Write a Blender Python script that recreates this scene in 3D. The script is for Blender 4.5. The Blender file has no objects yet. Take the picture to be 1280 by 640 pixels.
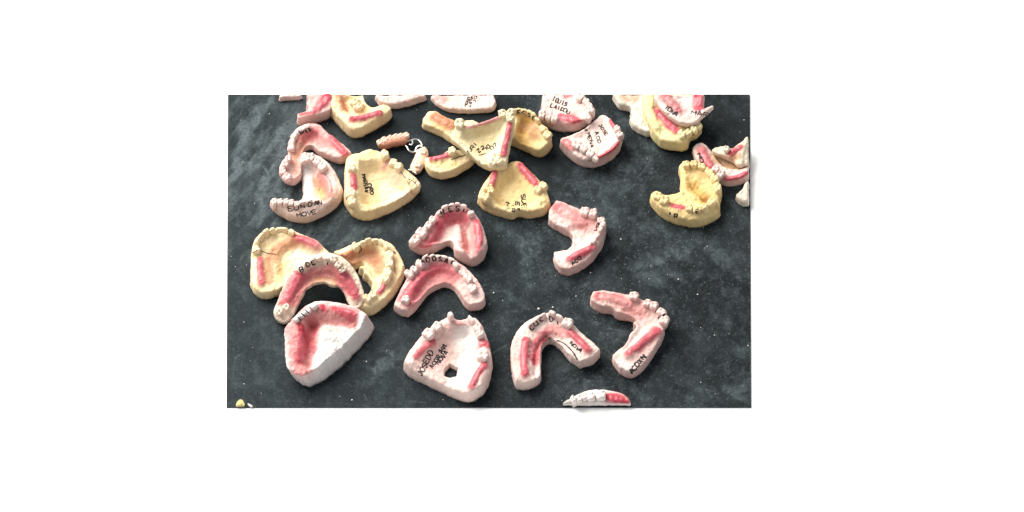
import bpy, math, random
import numpy as np
from mathutils import Vector, Matrix
from mathutils.geometry import delaunay_2d_cdt
from mathutils.bvhtree import BVHTree

random.seed(7)
SC = bpy.context.scene
COL = SC.collection
MM = 0.001
S = 0.68                    # millimetres per photo pixel at the middle of the slab
DIST = 30000.0              # camera distance, mm
ELEV = math.radians(60)
FWD = np.array([0.0, math.cos(ELEV), -math.sin(ELEV)])
UP = np.array([0.0, math.sin(ELEV), math.cos(ELEV)])
RIGHT = np.array([1.0, 0.0, 0.0])
CAM = -DIST * FWD


def ray(px, py):
    return FWD * DIST + RIGHT * (px - 640) * S + UP * (320 - py) * S


def on_z(px, py, z=0.0):
    d = ray(px, py)
    return CAM + d * ((z - CAM[2]) / d[2])


def project(p):
    v = np.asarray(p, float) - CAM
    k = DIST / v.dot(FWD)
    return 640 + v.dot(RIGHT) * k / S, 320 - v.dot(UP) * k / S


# ------------------------------------------------------------------ noise
_rng = np.random.RandomState(11)
_lat = _rng.rand(64, 64)


def vnoise(x, y, seed=0):
    x = np.asarray(x, float) + seed * 17.31
    y = np.asarray(y, float) + seed * 9.77
    xi = np.floor(x).astype(int)
    yi = np.floor(y).astype(int)
    fx = x - xi
    fy = y - yi
    fx = fx * fx * (3 - 2 * fx)
    fy = fy * fy * (3 - 2 * fy)
    a = _lat[xi % 64, yi % 64]
    b = _lat[(xi + 1) % 64, yi % 64]
    c = _lat[xi % 64, (yi + 1) % 64]
    d = _lat[(xi + 1) % 64, (yi + 1) % 64]
    return (a * (1 - fx) + b * fx) * (1 - fy) + (c * (1 - fx) + d * fx) * fy


def fbm(x, y, seed=0, octv=4):
    s = 0
    a = 0.5
    for k in range(octv):
        s = s + a * vnoise(np.asarray(x) * 2 ** k, np.asarray(y) * 2 ** k, seed + k * 3)
        a *= 0.5
    return s / (1 - 0.5 ** octv)


def smooth(a, b, x):
    t = np.clip((x - a) / (b - a), 0, 1)
    return t * t * (3 - 2 * t)


# ------------------------------------------------------------------ curves
def hermite(pts, closed, step):
    """dense polyline through pts; a third element of 1 makes a sharp corner."""
    P = [np.array(p[:2], float) for p in pts]
    C = [len(p) > 2 and p[2] == 1 for p in pts]
    n = len(P)
    out = []
    for i in range(n if closed else n - 1):
        j = (i + 1) % n
        p0, p1 = P[i], P[j]
        seg = np.linalg.norm(p1 - p0)

        def tan(k, fwd):
            if closed or 0 < k < n - 1:
                if C[k]:
                    return p1 - p0
                a, b = P[(k - 1) % n], P[(k + 1) % n]
                t = b - a
                la, lb = np.linalg.norm(P[k] - a), np.linalg.norm(b - P[k])
                return t / max(la + lb, 1e-6) * seg
            return p1 - p0
        m0, m1 = tan(i, True), tan(j, False)
        ns = max(1, int(seg / step))
        for q in range(ns):
            t = q / ns
            h00 = 2 * t ** 3 - 3 * t ** 2 + 1
            h10 = t ** 3 - 2 * t ** 2 + t
            h01 = -2 * t ** 3 + 3 * t ** 2
            h11 = t ** 3 - t ** 2
            out.append(h00 * p0 + h10 * m0 + h01 * p1 + h11 * m1)
    if not closed:
        out.append(P[-1])
    return np.array(out)


def dist_poly(Q, pl, closed=False):
    Q = np.asarray(Q, float)
    best = np.full(len(Q), 1e9)
    n = len(pl)
    if n == 1:
        return np.hypot(Q[:, 0] - pl[0][0], Q[:, 1] - pl[0][1])
    for i in range(n if closed else n - 1):
        a = np.asarray(pl[i], float)
        b = np.asarray(pl[(i + 1) % n], float)
        ab = b - a
        L = ab.dot(ab)
        if L < 1e-12:
            continue
        t = np.clip(((Q - a) @ ab) / L, 0, 1)
        d = Q - a - t[:, None] * ab
        best = np.minimum(best, np.hypot(d[:, 0], d[:, 1]))
    return best


def inside(Q, poly):
    Q = np.asarray(Q, float)
    x, y = Q[:, 0], Q[:, 1]
    r = np.zeros(len(Q), bool)
    n = len(poly)
    for i in range(n):
        x0, y0 = poly[i]
        x1, y1 = poly[(i + 1) % n]
        if y0 == y1:
            continue
        c = (y0 > y) != (y1 > y)
        r ^= c & (x < (x1 - x0) * (y - y0) / (y1 - y0) + x0)
    return r


# ------------------------------------------------------------------ materials
def node_mat(name):
    m = bpy.data.materials.new(name)
    m.use_nodes = True
    nt = m.node_tree
    b = nt.nodes['Principled BSDF']
    return m, nt, b


def plaster_material(name, rough, bump, grain, spec=0.3):
    m, nt, b = node_mat(name)
    N, L = nt.nodes.new, nt.links.new
    at = N('ShaderNodeAttribute')
    at.attribute_name = 'tint'
    tc = N('ShaderNodeTexCoord')
    n1 = N('ShaderNodeTexNoise')
    n1.inputs['Scale'].default_value = 260
    n1.inputs['Detail'].default_value = 5
    n2 = N('ShaderNodeTexNoise')
    n2.inputs['Scale'].default_value = 1100
    n2.inputs['Detail'].default_value = 3
    L(tc.outputs['Object'], n1.inputs['Vector'])
    L(tc.outputs['Object'], n2.inputs['Vector'])
    r = N('ShaderNodeMapRange')
    r.inputs['From Min'].default_value = 0.3
    r.inputs['From Max'].default_value = 0.7
    r.inputs['To Min'].default_value = 1 - grain
    r.inputs['To Max'].default_value = 1 + grain * 0.55
    L(n1.outputs['Fac'], r.inputs['Value'])
    mx = N('ShaderNodeMix')
    mx.data_type = 'RGBA'
    mx.blend_type = 'MULTIPLY'
    mx.inputs[0].default_value = 1
    L(at.outputs['Color'], mx.inputs[6])
    L(r.outputs['Result'], mx.inputs[7])
    L(mx.outputs[2], b.inputs['Base Color'])
    b.inputs['Roughness'].default_value = rough
    b.inputs['Specular IOR Level'].default_value = spec
    ad = N('ShaderNodeMath')
    ad.operation = 'ADD'
    L(n1.outputs['Fac'], ad.inputs[0])
    L(n2.outputs['Fac'], ad.inputs[1])
    bp = N('ShaderNodeBump')
    bp.inputs['Strength'].default_value = bump
    bp.inputs['Distance'].default_value = 0.0009
    L(ad.outputs[0], bp.inputs['Height'])
    L(bp.outputs['Normal'], b.inputs['Normal'])
    return m


def plain_material(name, col, rough, metal=0.0, spec=0.5, vary=0.15, scale=400):
    m, nt, b = node_mat(name)
    N, L = nt.nodes.new, nt.links.new
    tc = N('ShaderNodeTexCoord')
    n1 = N('ShaderNodeTexNoise')
    n1.inputs['Scale'].default_value = scale
    n1.inputs['Detail'].default_value = 4
    L(tc.outputs['Object'], n1.inputs['Vector'])
    rp = N('ShaderNodeValToRGB')
    rp.color_ramp.elements[0].position = 0.3
    rp.color_ramp.elements[1].position = 0.7
    rp.color_ramp.elements[0].color = tuple(c * (1 - vary) for c in col) + (1,)
    rp.color_ramp.elements[1].color = tuple(min(1, c * (1 + vary)) for c in col) + (1,)
    L(n1.outputs['Fac'], rp.inputs['Fac'])
    L(rp.outputs['Color'], b.inputs['Base Color'])
    b.inputs['Roughness'].default_value = rough
    b.inputs['Metallic'].default_value = metal
    b.inputs['Specular IOR Level'].default_value = spec
    return m


M_PLASTER = plaster_material('plaster', 0.8, 0.5, 0.10)
M_WAX = plaster_material('pink_wax', 0.36, 0.3, 0.14, 0.45)
M_INK = plain_material('black_marker', (0.018, 0.013, 0.014), 0.7)
M_METAL = plain_material('wire_metal', (0.62, 0.62, 0.6), 0.38, 0.95)
M_DARKWIRE = plain_material('dark_wire', (0.12, 0.08, 0.05), 0.45, 0.8)
M_CRUMB = plain_material('plaster_crumbs', (0.6, 0.57, 0.54), 0.9)

PINK = (0.75, 0.505, 0.46)
PALE = (0.77, 0.585, 0.53)
WHITE = (0.74, 0.68, 0.655)
CREAM = (0.83, 0.665, 0.40)  # plaster warmed to carry the orange-brown bounce light of shaded sides
LEMON = (0.82, 0.625, 0.32)
COLS = dict(
    wax=(0.54, 0.105, 0.13), red=(0.44, 0.045, 0.07), rose=(0.62, 0.26, 0.245), orange=(0.52, 0.21, 0.115),
    brown=(0.36, 0.17, 0.05), white=(0.74, 0.70, 0.67), cream=(0.64, 0.52, 0.29), dark=(0.10, 0.05, 0.04), pale=(0.70, 0.55, 0.5),
    grey=(0.42, 0.40, 0.38), amber=(0.55, 0.33, 0.09), lemon=(0.62, 0.46, 0.2))


# ------------------------------------------------------------------ objects
def mesh_obj(name, V, F, mat, parent=None, tint=None, smooth_=True):
    me = bpy.data.meshes.new(name)
    me.from_pydata([tuple(np.asarray(v) * MM) for v in V], [], F)
    me.update()
    if smooth_:
        me.polygons.foreach_set('use_smooth', [True] * len(me.polygons))
    if tint is not None:
        at = me.attributes.new('tint', 'FLOAT_COLOR', 'POINT')
        arr = np.ones((len(V), 4), np.float32)
        arr[:, :3] = tint
        at.data.foreach_set('color', arr.ravel())
    me.materials.append(mat)
    o = bpy.data.objects.new(name, me)
    COL.objects.link(o)
    if parent:
        o.parent = parent
    return o


def tube(P, N, half_w, half_h, closed=False, sides=6):
    """ribbon-like tube round a 3-D polyline; N are surface normals."""
    P = np.asarray(P, float)
    n = len(P)
    V, F = [], []
    for i in range(n):
        a = P[(i - 1) % n] if (closed or i > 0) else P[i]
        b = P[(i + 1) % n] if (closed or i < n - 1) else P[i]
        t = b - a
        t = t / (np.linalg.norm(t) + 1e-9)
        nn = N[i] - t * np.dot(N[i], t)
        nn = nn / (np.linalg.norm(nn) + 1e-9)
        s = np.cross(t, nn)
        e = 0.6 if (not closed and i in (0, n - 1)) else 1
        for k in range(sides):
            q = 2 * math.pi * k / sides
            V.append(P[i] + s * math.cos(q) * half_w * e + nn * math.sin(q) * half_h * e)
    for i in range(n if closed else n - 1):
        j = (i + 1) % n
        for k in range(sides):
            l = (k + 1) % sides
            F.append((i * sides + k, i * sides + l, j * sides + l, j * sides + k))
    if not closed:
        F.append(tuple(range(sides - 1, -1, -1)))
        F.append(tuple((n - 1) * sides + k for k in range(sides)))
    return V, F


FONT = {
    'A': "00 26 40|12 32", 'B': "00 06 36 45 33 03|33 42 30 00", 'C': "45 26 04 02 20 41", 'D': "00 06 26 44 42 20 00",
    'E': "40 00 06 46|03 33", 'F': "00 06 46|03 33", 'G': "45 26 04 02 20 41 43 23", 'H': "00 06|40 46|03 43", 'I': "20 26",
    'J': "16 46|36 31 10 02", 'K': "00 06|46 03 40", 'L': "06 00 40", 'M': "00 06 23 46 40", 'N': "00 06 40 46", 'O': "20 01 05 26 45 41 20",
    'P': "00 06 36 45 43 32 02", 'Q': "20 01 05 26 45 41 20|22 40", 'R': "00 06 36 45 43 33 03|23 40", 'S': "45 26 05 04 42 41 20 01",
    'T': "06 46|26 20", 'U': "06 01 20 41 46", 'V': "06 20 46", 'W': "06 10 23 30 46", 'X': "00 46|06 40", 'Y': "06 23 46|23 20",
    'Z': "06 46 00 40", '0': "20 01 05 26 45 41 20", '1': "14 26 20", '2': "05 26 45 43 00 40", '3': "05 26 45 33 42 20 01",
    '4': "30 36 02 42", '5': "46 06 03 33 42 20 01", '6': "45 26 04 01 20 41 33 03", '7': "06 46 10", '8': "23 05 26 45 23 01 20 41 23",
    '9': "43 13 05 26 45 42 20", '-': "13 33", '.': "20 21"}


def text_strokes(txt, x0, y0, x1, y1, hp, rnd):
    """pixel polylines of hand lettering along a baseline, letters hp pixels tall."""
    b = np.array([x1 - x0, y1 - y0], float)
    L = np.linalg.norm(b)
    u = b / L
    v = np.array([u[1], -u[0]])              # up the letter (left of travel, image y down)
    adv = L / max(len(txt), 1)
    out = []
    for i, ch in enumerate(txt):
        if ch == ' ' or ch not in FONT:
            continue
        sc = hp * rnd.uniform(0.85, 1.12)
        off = np.array([rnd.uniform(-.06, .06) * hp, rnd.uniform(-.1, .1) * hp])
        sl = rnd.uniform(-.1, .22)
        for st in FONT[ch].split('|'):
            pl = []
            for c in st.split():
                gx, gy = int(c[0]) / 4, int(c[1]) / 6
                gx += rnd.uniform(-.05, .05)
                gy += rnd.uniform(-.05, .05)
                w = adv * 0.74
                p = np.array([x0, y0]) + u * (i * adv + gx * w + sl * gy * w) + v * gy * sc + off
                pl.append(p)
            out.append(hermite(pl, False, 0.5) if len(pl) > 2 else hermite(pl, False, 0.5))
    return out


TOOTH = {  # width along the arch, depth, height, cusp, wedge  (mm)
    'i': (6.0, 4.6, 7.0, 0.0, 0.5), 'c': (6.0, 6.0, 7.4, 0.0, 0.35), 'p': (6.8, 7.4, 6.4, 0.6, 0.12), 'm': (9.2, 9.0, 6.0, 0.8, 0.08),
    'k': (5.2, 5.2, 8.6, 0.0, 0.3), 's': (4.8, 4.8, 5.0, 0.0, 0.2)}


def tooth_mesh(kind, scale, rnd, width=None):
    w, d, h, cusp, wedge = TOOTH[kind]
    w = width * rnd.uniform(.86, 1.06) if width else w * scale * rnd.uniform(.9, 1.1)
    d *= scale * rnd.uniform(.9, 1.1)
    h *= scale ** 0.6 * rnd.uniform(.9, 1.12)
    rings = [(-0.9, 0.82), (-.2, .86), (.15, .98), (.42, 1.04), (.68, 1.0), (.86, .9), (.96, .7), (1.0, .36)]
    n = 16
    V, F = [], []
    lean = (rnd.uniform(-.12, .12), rnd.uniform(-.12, .12))
    ph = rnd.uniform(0, 6)
    for zf, rf in rings:
        for k in range(n):
            a = 2 * math.pi * k / n
            e = 3.4
            c, s_ = math.cos(a), math.sin(a)
            sx = math.copysign(abs(c) ** (2 / e), c)
            sy = math.copysign(abs(s_) ** (2 / e), s_)
            wob = 1 + .05 * math.sin(3 * a + ph) + .03 * math.sin(5 * a + 2 * ph)
            zz = zf * h
            dd = d * (1 - wedge * max(0, zf))
            if zf > 0.6:
                zz += 1.7 * cusp * (math.cos(4 * a + .785) * (1 if rf > .4 else .2) - (1.0 if rf < .4 else 0))
            V.append((w / 2 * sx * rf * wob + lean[0] * zz, dd / 2 * sy * rf * wob + lean[1] * zz, zz))
    V.append((lean[0] * h, lean[1] * h, h * 1.0 - cusp * 2.0))
    for r in range(len(rings) - 1):
        for k in range(n):
            l = (k + 1) % n
            F.append((r * n + k, r * n + l, (r + 1) * n + l, (r + 1) * n + k))
    top = len(V) - 1
    q = (len(rings) - 1) * n
    for k in range(n):
        F.append((q + k, q + (k + 1) % n, top))
    F.append(tuple(range(n - 1, -1, -1)))
    return np.array(V), F


def empty(name, label, cat, group=None):
    o = bpy.data.objects.new(name, None)
    o.empty_display_size = 0.01
    COL.objects.link(o)
    o['label'] = label
    o['category'] = cat
    if group:
        o['group'] = group
    return o


STEP = 0.75   # mesh step in mm


class Cast:
    """One plaster dental cast: outline in photo pixels laid on its own (possibly tilted) base plane, real thickness, ridges, teeth."""
    count = 0

    def __init__(self, label, outline, h=15.0, col=PINK, tilt=(0, 0), rest=0.0, holes=(), group=None, name='dental_cast', ridges=(), saddles=(),
                 dips=(), stains=(), teeth=(), text=(), wires=(), flare=0.8, rough=1.0, edge=1.8, slope=(0, 0), strokes=(), ink=0.36, jag=0.55,
                 cat='dental cast', zc=None, bowls=(), lean=(0, 0)):
        Cast.count += 1
        self.seed = Cast.count
        rnd = random.Random(100 + self.seed)
        R = Matrix.Rotation(math.radians(tilt[0]), 3, 'X') @ Matrix.Rotation(math.radians(tilt[1]), 3, 'Y')
        self.R = np.array(R)
        self.n = self.R[:, 2]
        px = hermite(outline, True, 1.1)
        # outline irregularity
        s = np.arange(len(px))
        c = px.mean(0)
        area = 0.5 * np.sum(px[:, 0] * np.roll(px[:, 1], -1) - np.roll(px[:, 0], -1) * px[:, 1])
        if area < 0:
            px = px[::-1]
        # clockwise on screen (y down): outward normal = (ty, -tx)
        zc = 0.0 if zc is None else zc
        self.cpx = c
        self.lean = np.array(lean, float)
        poly = hermite(outline, True, 2.0)
        poly = poly[::-1] if area < 0 else poly
        for it in range(4 if (tilt[0] or tilt[1]) else 2):
            O = on_z(c[0], c[1], zc)
            self.O = O
            p1 = np.array(project(O + self.n * h + self.R @ np.array([lean[0], lean[1], 0])))
            k = p1 - np.array(project(O))          # screen shift of the rim against the base
            kd = -k / (np.linalg.norm(k) + 1e-9)
            rim = self.shift(poly, k, kd)
            loc = np.array([self.local(p, h)[:2] for p in rim])
            W = np.array([O + self.R @ np.array([q[0], q[1], 0]) for q in loc])
            mz = W[:, 2].min()
            zc += rest - mz
        self.h = h
        self.O = on_z(c[0], c[1], zc)
        out = np.array([self.local(p, h)[:2] for p in rim])
        out = self.resample(out, STEP)
        for _ in range(1):
            out = (out + .5 * np.roll(out, 1, 0) + .5 * np.roll(out, -1, 0)) / 2
        jn = (fbm(out[:, 0] / 4, out[:, 1] / 4, self.seed) - .5) * 2 * jag
        jn2 = (fbm(out[:, 0] / 4 + 50, out[:, 1] / 4, self.seed) - .5) * 2 * jag
        out = out + np.stack([jn, jn2], 1)
        hl = []
        for hp in holes:
            hq = hermite(hp, True, 1.1)
            a2 = 0.5 * np.sum(hq[:, 0] * np.roll(hq[:, 1], -1) - np.roll(hq[:, 0], -1) * hq[:, 1])
            if a2 < 0:
                hq = hq[::-1]
            lo = self.resample(np.array([self.local(p, h - 1)[:2] for p in hq]), STEP)
            hl.append(lo)
        self.out, self.holes = out, hl
        # features in local mm
        loc2 = lambda pts, z: np.array([self.local(p, z)[:2] for p in (hermite(pts, False, 2.5) if len(pts) > 1 else pts)])
        self.rough, self.edge, self.slope, self.flare = rough, edge, slope, flare
        self.ridges = []
        for r in ridges:
            pts, A, w = r[:3]
            self.ridges.append((loc2(pts, h + max(A, 0) * .8), A * 1.35, w * S))
        for sd in saddles:
            pts, w, cn = sd[:3]
            A = sd[3] if len(sd) > 3 else 3.0
            self.ridges.append((loc2(pts, h + A * .8), A * 1.3, w * S * 1.0))
        tq = []
        for t in teeth:
            pts, kinds = t[:2]
            sc = t[2] if len(t) > 2 else 1.0
            A = t[3] if len(t) > 3 else 3.0
            P = np.array([self.local(p, h + A + 2.0)[:2] for p in pts])
            tq.append((P, kinds, sc, A, t[4] if len(t) > 4 else None))
            self.ridges.append((P if len(P) > 1 else P, A, 5.0 * sc))
        self.dips = [(self.local(d[0], h - d[2] * .5)[:2], d[1] * S, d[2] * 1.6) for d in dips]
        self.bowls = [(loc2(list(b[0]) + [b[0][0]], h - b[1] * .5), b[1], b[2]) for b in bowls]
        self.base = np.array(col) * .90
        pr = np.random.RandomState(self.seed + 40)
        lo, hi = out.min(0), out.max(0)
        self.pits = [(lo + pr.rand(2) * (hi - lo), pr.uniform(.5, 1.0), pr.uniform(.5, 1.3)) for _ in range(int(22 * (hi - lo).prod() / 3000) + 6)]
        self.stains = []
        for sd in saddles:
            self.stains.append((loc2(sd[0], h + (sd[3] if len(sd) > 3 else 3) * .9), sd[1] * S * .85, np.array(COLS[sd[2]]) * .9, sd[4] if len(sd) > 4 else 1.0))
        for st in stains:
            self.stains.append((loc2(st[0], h), st[1] * S * (1.18 if st[2] in ('wax', 'red', 'rose', 'orange') and st[1] > 3.5 else 1), np.array(COLS[st[2]]) * .9, st[3]))
        # root
        root = empty(name, label, cat, group)
        root.matrix_world = Matrix.Translation(Vector(self.O * MM)) @ R.to_4x4()
        self.root = root
        self.polys = []
        self.body()
        for sd in saddles:
            self.saddle(sd)
        for P, kinds, sc, A, ang in tq:
            for i, kd_ in enumerate(kinds):
                if kd_ == ' ':
                    continue
                wd = None
                if len(P) > 1:
                    gaps = [np.linalg.norm(P[i] - P[q]) for q in (i - 1, i + 1) if 0 <= q < len(P)]
                    wd = min(np.mean(gaps), TOOTH[kd_][0] * sc * 1.6)
                sv = rnd.uniform(.86, 1.16)
                V, F = tooth_mesh(kd_, sc * sv, rnd, wd)
                V[:, 2] *= rnd.uniform(.8, 1.12)
                if ang is not None:
                    a = math.radians(ang)
                elif len(P) > 1:
                    t = P[min(i + 1, len(P) - 1)] - P[max(i - 1, 0)]
                    a = math.atan2(t[1], t[0])
                else:
                    a = rnd.uniform(0, 3)
                a += rnd.uniform(-.15, .15)
                ca, sa = math.cos(a), math.sin(a)
                X = V[:, 0] * ca - V[:, 1] * sa + P[i][0]
                Y = V[:, 0] * sa + V[:, 1] * ca + P[i][1]
                z0 = float(self.H(np.array([P[i]]))[0])
                Z = V[:, 2] + z0 - 0.3
                nz = (fbm(X / 1.9 + 7 * i, Y / 1.9 + Z, self.seed) - .5) * 1.3
                VV = np.stack([X + nz * .4, Y + nz * .4, Z + nz * .5], 1)
                tc = np.tile(self.base * .93 + .07 if kd_ != ' ' else self.base, (len(VV), 1))
                g = smooth(0.35, -0.6, V[:, 2] / 5)[:, None]
                tc = tc * (1 - g) + self.colour(VV[:, :2]) * g
                mesh_obj('tooth', VV, F, M_PLASTER, root, tc)
                self.polys.append((VV, F))
        self.bvh = None
        if text or strokes:
            self.ink(text, strokes, ink, rnd)
        for w in wires:
            self.wire(*w)

    def resample(self, P, step):
        Q = np.vstack([P, P[:1]])
        d = np.r_[0, np.cumsum(np.hypot(*np.diff(Q, axis=0).T))]
        n = max(8, int(d[-1] / step))
        t = np.linspace(0, d[-1], n, endpoint=False)
        return np.stack([np.interp(t, d, Q[:, 0]), np.interp(t, d, Q[:, 1])], 1)

    def shift(self, px, k, kd):
        """rim seen from the camera: the part of the outline whose foot, one wall height further down the picture, is inside it too."""
        g = 1.0
        lo = px.min(0) - 3
        hi = px.max(0) + 3
        nx, ny = int((hi[0] - lo[0]) / g) + 1, int((hi[1] - lo[1]) / g) + 1
        X, Y = np.meshgrid(lo[0] + g * np.arange(nx), lo[1] + g * np.arange(ny))
        Q = np.column_stack([X.ravel(), Y.ravel()])
        sd = lambda q: np.where(inside(q, px), -1, 1) * dist_poly(q, px, True)
        f = np.maximum(sd(Q), sd(Q - k)).reshape(ny, nx)
        f[f == 0] = 1e-6
        nxt = {}
        pt = {}

        def cross(a, b):
            key = (a, b) if a < b else (b, a)
            if key not in pt:
                fa, fb = f[key[0]], f[key[1]]
                t = fa / (fa - fb)
                pt[key] = np.array([lo[0] + g * (key[0][1] + t * (key[1][1] - key[0][1])), lo[1] + g * (key[0][0] + t * (key[1][0] - key[0][0]))])
            return key
        neg = f < 0
        cells = np.argwhere((neg[:-1, :-1] != neg[1:, 1:]) | (neg[:-1, 1:] != neg[1:, :-1]) | (neg[:-1, :-1] != neg[:-1, 1:]))
        for j, i in cells:
            c = [(j, i), (j, i + 1), (j + 1, i + 1), (j + 1, i)]
            c = [(int(p), int(q)) for p, q in c]
            ins, outs = [], []
            for q in range(4):
                a, b = c[q], c[(q + 1) % 4]
                if neg[a] and not neg[b]:
                    outs.append(cross(a, b))
                elif not neg[a] and neg[b]:
                    ins.append(cross(a, b))
            for u, v in zip(outs, ins if len(ins) == 1 else ins[::-1]):
                nxt[u] = v
        best, seen = [], set()
        for s0 in list(nxt):
            if s0 in seen:
                continue
            loop, q = [], s0
            while q in nxt and q not in seen:
                seen.add(q)
                loop.append(pt[q])
                q = nxt[q]
            if len(loop) > len(best):
                best = loop
        R = np.array(best)
        ar = np.sum(R[:, 0] * np.roll(R[:, 1], -1) - np.roll(R[:, 0], -1) * R[:, 1])
        if ar < 0:
            R = R[::-1]
        return R

    def local(self, p, z):
        d = ray(p[0], p[1])
        o = self.O + self.n * z
        t = np.dot(o - CAM, self.n) / np.dot(d, self.n)
        w = CAM + d * t - self.O
        return self.R.T @ w

    def H(self, Q, rounding=True, noise=True):
        Q = np.asarray(Q, float)
        z = np.full(len(Q), self.h, float)
        z += Q[:, 0] * self.slope[0] + Q[:, 1] * self.slope[1]
        acc = np.zeros(len(Q))
        neg = np.zeros(len(Q))
        for P, A, w in self.ridges:
            d = dist_poly(Q, P)
            f = 1 / (1 + (d / w) ** 4)
            if A >= 0:
                acc += (A * f) ** 3
            else:
                neg += A * np.exp(-(d / w) ** 2)
        z += np.cbrt(acc) + neg
        for c, r, dp in self.dips:
            d = np.hypot(Q[:, 0] - c[0], Q[:, 1] - c[1])
            z -= dp * np.exp(-(d / r) ** 2 * 1.2)
        for c, r, dp in self.pits if noise else ():
            z -= dp * np.exp(-((Q[:, 0] - c[0]) ** 2 + (Q[:, 1] - c[1]) ** 2) / r ** 2)
        for pl, dp, sw in self.bowls:
            ins = inside(Q, pl)
            d = np.where(ins, dist_poly(Q, pl, True), 0)
            z -= dp * smooth(-.15 * sw, sw, d) * ins
        s = self.seed
        z += (self.rough if noise else self.rough * .25) * ((fbm(Q[:, 0] / 9, Q[:, 1] / 9, s) - .5) * 2.2 + (fbm(Q[:, 0] / 2.4, Q[:, 1] / 2.4, s + 5) - .5) * 1.7)
        if rounding:
            d = dist_poly(Q, self.out, True)
            for h in self.holes:
                d = np.minimum(d, dist_poly(Q, h, True) + .6)
            r = self.edge
            e = np.clip(1 - d / r, 0, 1)
            z -= r * (1 - np.sqrt(np.clip(1 - e * e, 0, 1))) * .9
        return np.maximum(z, 1.2)

    def colour(self, Q):
        Q = np.asarray(Q, float)
        s = self.seed
        c = np.tile(self.base, (len(Q), 1))
        big = fbm(Q[:, 0] / 14, Q[:, 1] / 14, s + 2) - .5
        c = c * (1 + big[:, None] * np.array([.10, .13, .18]))
        n = fbm(Q[:, 0] / 5, Q[:, 1] / 5, s + 8)
        for P, w, cc, a in self.stains:
            d = dist_poly(Q, P) + (n - .5) * w * .9
            f = a * smooth(1.6, 0.35, d / w)
            f = np.clip(f * 1.15 * (0.8 + .4 * fbm(Q[:, 0] / 2.5, Q[:, 1] / 2.5, s + 4)), 0, 1)
            c = c * (1 - f[:, None]) + cc * f[:, None]
        return c

    def body(self):
        out, holes = self.out, self.holes
        lo, hi = out.min(0), out.max(0)
        xs = np.arange(lo[0], hi[0], STEP)
        ys = np.arange(lo[1], hi[1], STEP * .87)
        G = np.array([(x + (STEP / 2 if j % 2 else 0), y) for j, y in enumerate(ys) for x in xs])
        G = G + (np.random.RandomState(self.seed).rand(*G.shape) - .5) * STEP * .25
        G = G[inside(G, out)]
        G = G[dist_poly(G, out, True) > STEP * .45]
        for h in holes:
            G = G[~inside(G, h)]
            G = G[dist_poly(G, h, True) > STEP * .45]
        pts = [tuple(p) for p in out]
        ed = [(i, (i + 1) % len(out)) for i in range(len(out))]
        for h in holes:
            b = len(pts)
            pts += [tuple(p) for p in h]
            ed += [(b + i, b + (i + 1) % len(h)) for i in range(len(h))]
        pts += [tuple(p) for p in G]
        vs, es, fs, ov, oe, of = delaunay_2d_cdt([Vector(p) for p in pts], ed, [], 0, 1e-5)
        V2 = np.array([(v.x, v.y) for v in vs])
        T = np.array([f for f in fs])
        cen = V2[T].mean(1)
        ok = inside(cen, out)
        for h in holes:
            ok &= ~inside(cen, h)
        T = T[ok]
        a, b, c = V2[T[:, 0]], V2[T[:, 1]], V2[T[:, 2]]
        ar = (b[:, 0] - a[:, 0]) * (c[:, 1] - a[:, 1]) - (b[:, 1] - a[:, 1]) * (c[:, 0] - a[:, 0])
        T[ar < 0] = T[ar < 0][:, ::-1]
        T = T[np.abs(ar) > 1e-9]
        used = np.unique(T)
        mp = -np.ones(len(V2), int)
        mp[used] = np.arange(len(used))
        V2 = V2[used]
        T = mp[T]
        z = self.H(V2)
        n0 = len(V2)
        es = {}
        for t in T:
            for i in range(3):
                e = (t[i], t[(i + 1) % 3])
                es[e] = es.get(e, 0) + 1
        bd = [e for e in es if (e[1], e[0]) not in es]
        nrm = {}
        for i, j in bd:
            d = V2[j] - V2[i]
            nn = np.array([d[1], -d[0]])
            nn /= np.linalg.norm(nn) + 1e-9
            for q in (i, j):
                nrm[q] = nrm.get(q, np.zeros(2)) + nn
        bv = sorted(nrm)
        bn = np.array([nrm[q] / (np.linalg.norm(nrm[q]) + 1e-9) for q in bv])
        bp = V2[bv]
        V = [np.column_stack([V2, z])]
        zt = z[bv]
        lev = [0.12, 0.3, 0.55, 0.8, 1.0]
        idx = [dict((q, q) for q in bv)]
        cols = [self.colour(V2)]
        bc = self.colour(bp) * .45 + np.tile(self.base, (len(bp), 1)) * .55
        cnt = n0
        FL = getattr(self, 'flare', 0.8)
        for li, t in enumerate(lev):
            zz = zt * (1 - t)
            nz = (fbm(bp[:, 0] / 5 + zz / 6, bp[:, 1] / 5 + zz / 6, self.seed + 3) - .5) * 1.1 * self.rough
            if t == 1.0:
                nz *= .3
            off = (FL * t + nz * min(1, t * 4) - (0.5 if t == 1.0 else 0))
            V.append(np.column_stack([bp + bn * off[:, None] - self.lean * t, zz]))
            cols.append(bc * (1 - t) + np.tile(self.base, (len(bp), 1)) * t if li else bc)
            idx.append(dict((q, cnt + m) for m, q in enumerate(bv)))
            cnt += len(bv)
        F = [tuple(int(x) for x in t) for t in T]
        for li in range(len(lev)):
            A, B = idx[li], idx[li + 1]
            for i, j in bd:
                F.append((int(A[j]), int(A[i]), int(B[i]), int(B[j])))
        # underside
        bset = idx[-1]
        inner = [q for q in range(n0) if q not in nrm]
        im = dict((q, cnt + m) for m, q in enumerate(inner))
        V.append(np.column_stack([V2[inner] - self.lean, np.zeros(len(inner))]) if inner else np.zeros((0, 3)))
        cols.append(np.tile(self.base, (len(inner), 1)))
        g = lambda q: int(bset[q]) if q in bset else int(im[q])
        for t in T:
            F.append((g(t[2]), g(t[1]), g(t[0])))
        V = np.vstack(V)
        self.polys.append((V, F))
        mesh_obj('cast_body', V, F, M_PLASTER, self.root, np.vstack(cols))

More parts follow.
